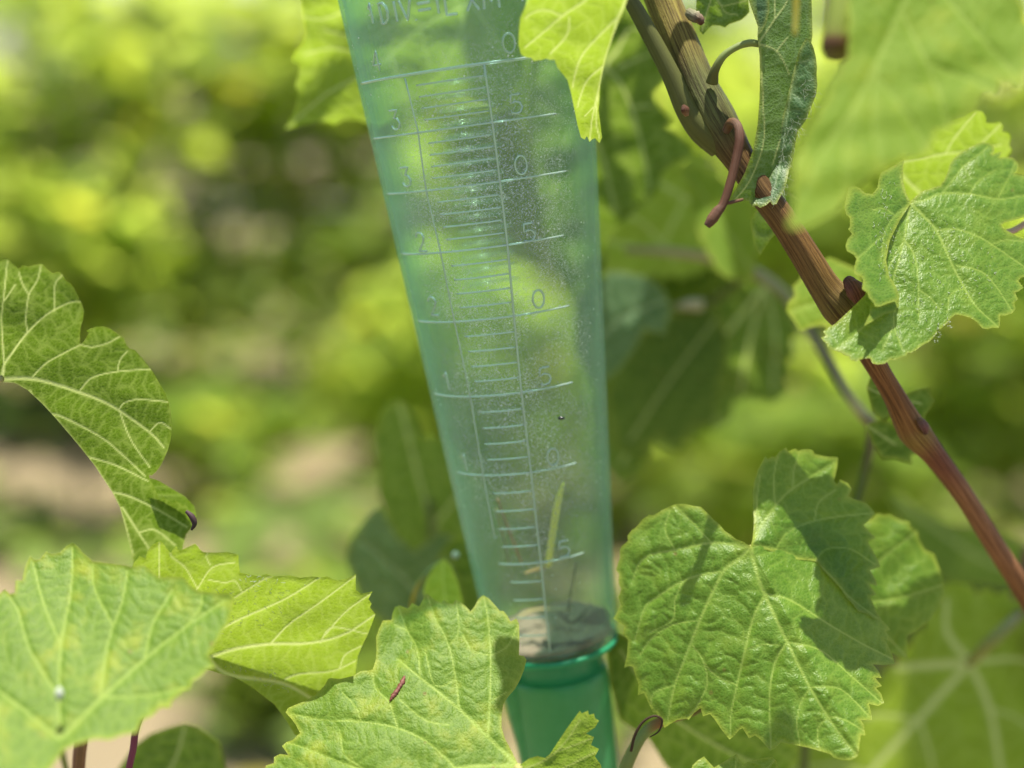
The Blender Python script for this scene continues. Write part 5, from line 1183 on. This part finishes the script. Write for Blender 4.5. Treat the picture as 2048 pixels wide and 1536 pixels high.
make_leaf(s, [dict(outline=A10, veins=VA10, depth=d10, side='top', seed=40, wav=.0010, wavl=90, bull=.0003, vdeep=.00035, cell=20, edge_w=4),
              dict(outline=B10, veins=VB10, depth=d10b, side='top', seed=41, bull=.0002, wav=.0006, wavl=70, cell=20, edge_w=6),
              dict(outline=C10, veins=[], depth=lambda x, y: d10b(x, y) + .0035, side='under', seed=42)], M_LEAF_GLOSS, 'sharp finely veined leaf with white hairs, its left lobe bent forward')
fuzz(s, [(1830, 420), (1900, 440), (2000, 520), (1980, 600), (1900, 600), (1850, 660), (1780, 690), (1790, 500)], 150, d10, seed=7, ln=(3, 9), r=.00006)
fuzz(s, [(1755, 360), (1800, 350), (1790, 560), (1760, 560), (1745, 440)], 60, d10b, seed=8, ln=(5, 14), r=.00005, horiz=1.4)
fuzz(s, [(1860, 660), (1905, 632), (1910, 645), (1870, 690)], 26, d10, seed=9, ln=(3, 9))
px_tube('petiole', [(2200, 330, .50, 8, (.30, .12, .12)), (2060, 440, .478, 7, (.46, .30, .26)), (2000, 466, .470, 6, (.5, .36, .3)), (1900, 460, .466, 5, GREEN2), (1830, 412, .4640, 6, GREEN2)], M_STEM, s)
L11 = [(1790, 330), (1830, 300), (1860, 262), (1880, 240), (1905, 236), (1925, 232), (1935, 224), (1950, 220), (1965, 223), (1972, 235), (1972, 246), (1988, 246), (2000, 244), (2006, 252), (2004, 263), (2018, 266), (2022, 275), (2018, 290), (2024, 300), (2012, 318), (1980, 350), (1930, 400), (1870, 420), (1800, 420), (1780, 380)]
make_leaf(s, [dict(outline=L11, veins=[([(1842, 388), (1815, 362), (1800, 345)], 6, 5), ([(1790, 326), (1850, 315), (1890, 308), (1930, 303), (2000, 290)], 5, 3), ([(1842, 388), (1880, 378), (1920, 370)], 4, 3), ([(1890, 308), (1910, 275), (1950, 225)], 2.5, 1.5), ([(1950, 300), (1985, 265), (2002, 248)], 2, 1.2)], depth=plane(0.492, 1900, 310, .2, .8), side='under', seed=43, bull=.0003)], M_LEAF_THIN, 'pale translucent leaf behind the sharp one')

# ---------------- blurred foreground shoot, top right
s = empty('vine_shoot', pt(1690, -300, 0.375), 'blurred foreground shoot at top right with big bright leaf and cut stub', 'vine shoot')
px_tube('cane', [(1720, -500, .385, 40, GREEN2), (1700, -250, .38, 36, GREEN2), (1688, -60, .377, 30, (0.30, .38, .07)), (1682, 30, .376, 29, (0.30, .38, .07)), (1678, 66, .376, 30, (0.26, .30, .06)), (1676, 84, .376, 31, (0.13, .08, .03)), (1673, 100, .376, 30, (0.10, .06, .02)), (1670, 118, .376, 18, (0.14, .13, .04))], M_STEM, s, seg=16, n=60)
px_tube('tendril', [(1590, -100, .39, 7, YEL), (1592, 0, .39, 7, YEL), (1590, 70, .39, 6, (.5, .5, .1))], M_STEM, s)
L12 = [(1705, -80), (1698, -20), (1700, 40), (1698, 110), (1680, 150), (1660, 190), (1635, 235), (1612, 270), (1604, 300), (1588, 320), (1594, 350), (1582, 375), (1593, 400), (1588, 425), (1576, 455), (1600, 455), (1640, 440), (1680, 412), (1700, 382), (1740, 352), (1782, 330), (1806, 313), (1843, 314), (1862, 292), (1870, 262), (1895, 258), (1915, 240), (1950, 222), (1958, 190), (1975, 185), (1993, 196), (1998, 160), (2020, 163), (2042, 178), (2050, 150), (2050, 100), (2062, 90), (2048, 40), (2036, 0), (2020, -50), (1900, -120)]
V12 = [([(1850, -90), (1800, 20), (1755, 120), (1710, 210), (1640, 310), (1600, 400)], 9, 4), ([(1800, 20), (1850, 120), (1880, 200), (1895, 250)], 6, 3), ([(1755, 120), (1745, 230), (1760, 330)], 5, 3), ([(1850, -60), (1930, 40), (2030, 150)], 6, 3), ([(1710, 210), (1690, 300), (1690, 390)], 4, 2), ([(1860, 130), (1940, 160), (1990, 180)], 4, 2), ([(1750, 150), (1820, 240), (1850, 300)], 4, 2)]
make_leaf(s, [dict(outline=L12, veins=V12, depth=plane(0.360, 1800, 200, 0.10, -0.45, -1), side='top', seed=44, step=4, wav=.002, wavl=140, teeth=(5, 40))], M_LEAF_PALE, 'big very blurred bright leaf')
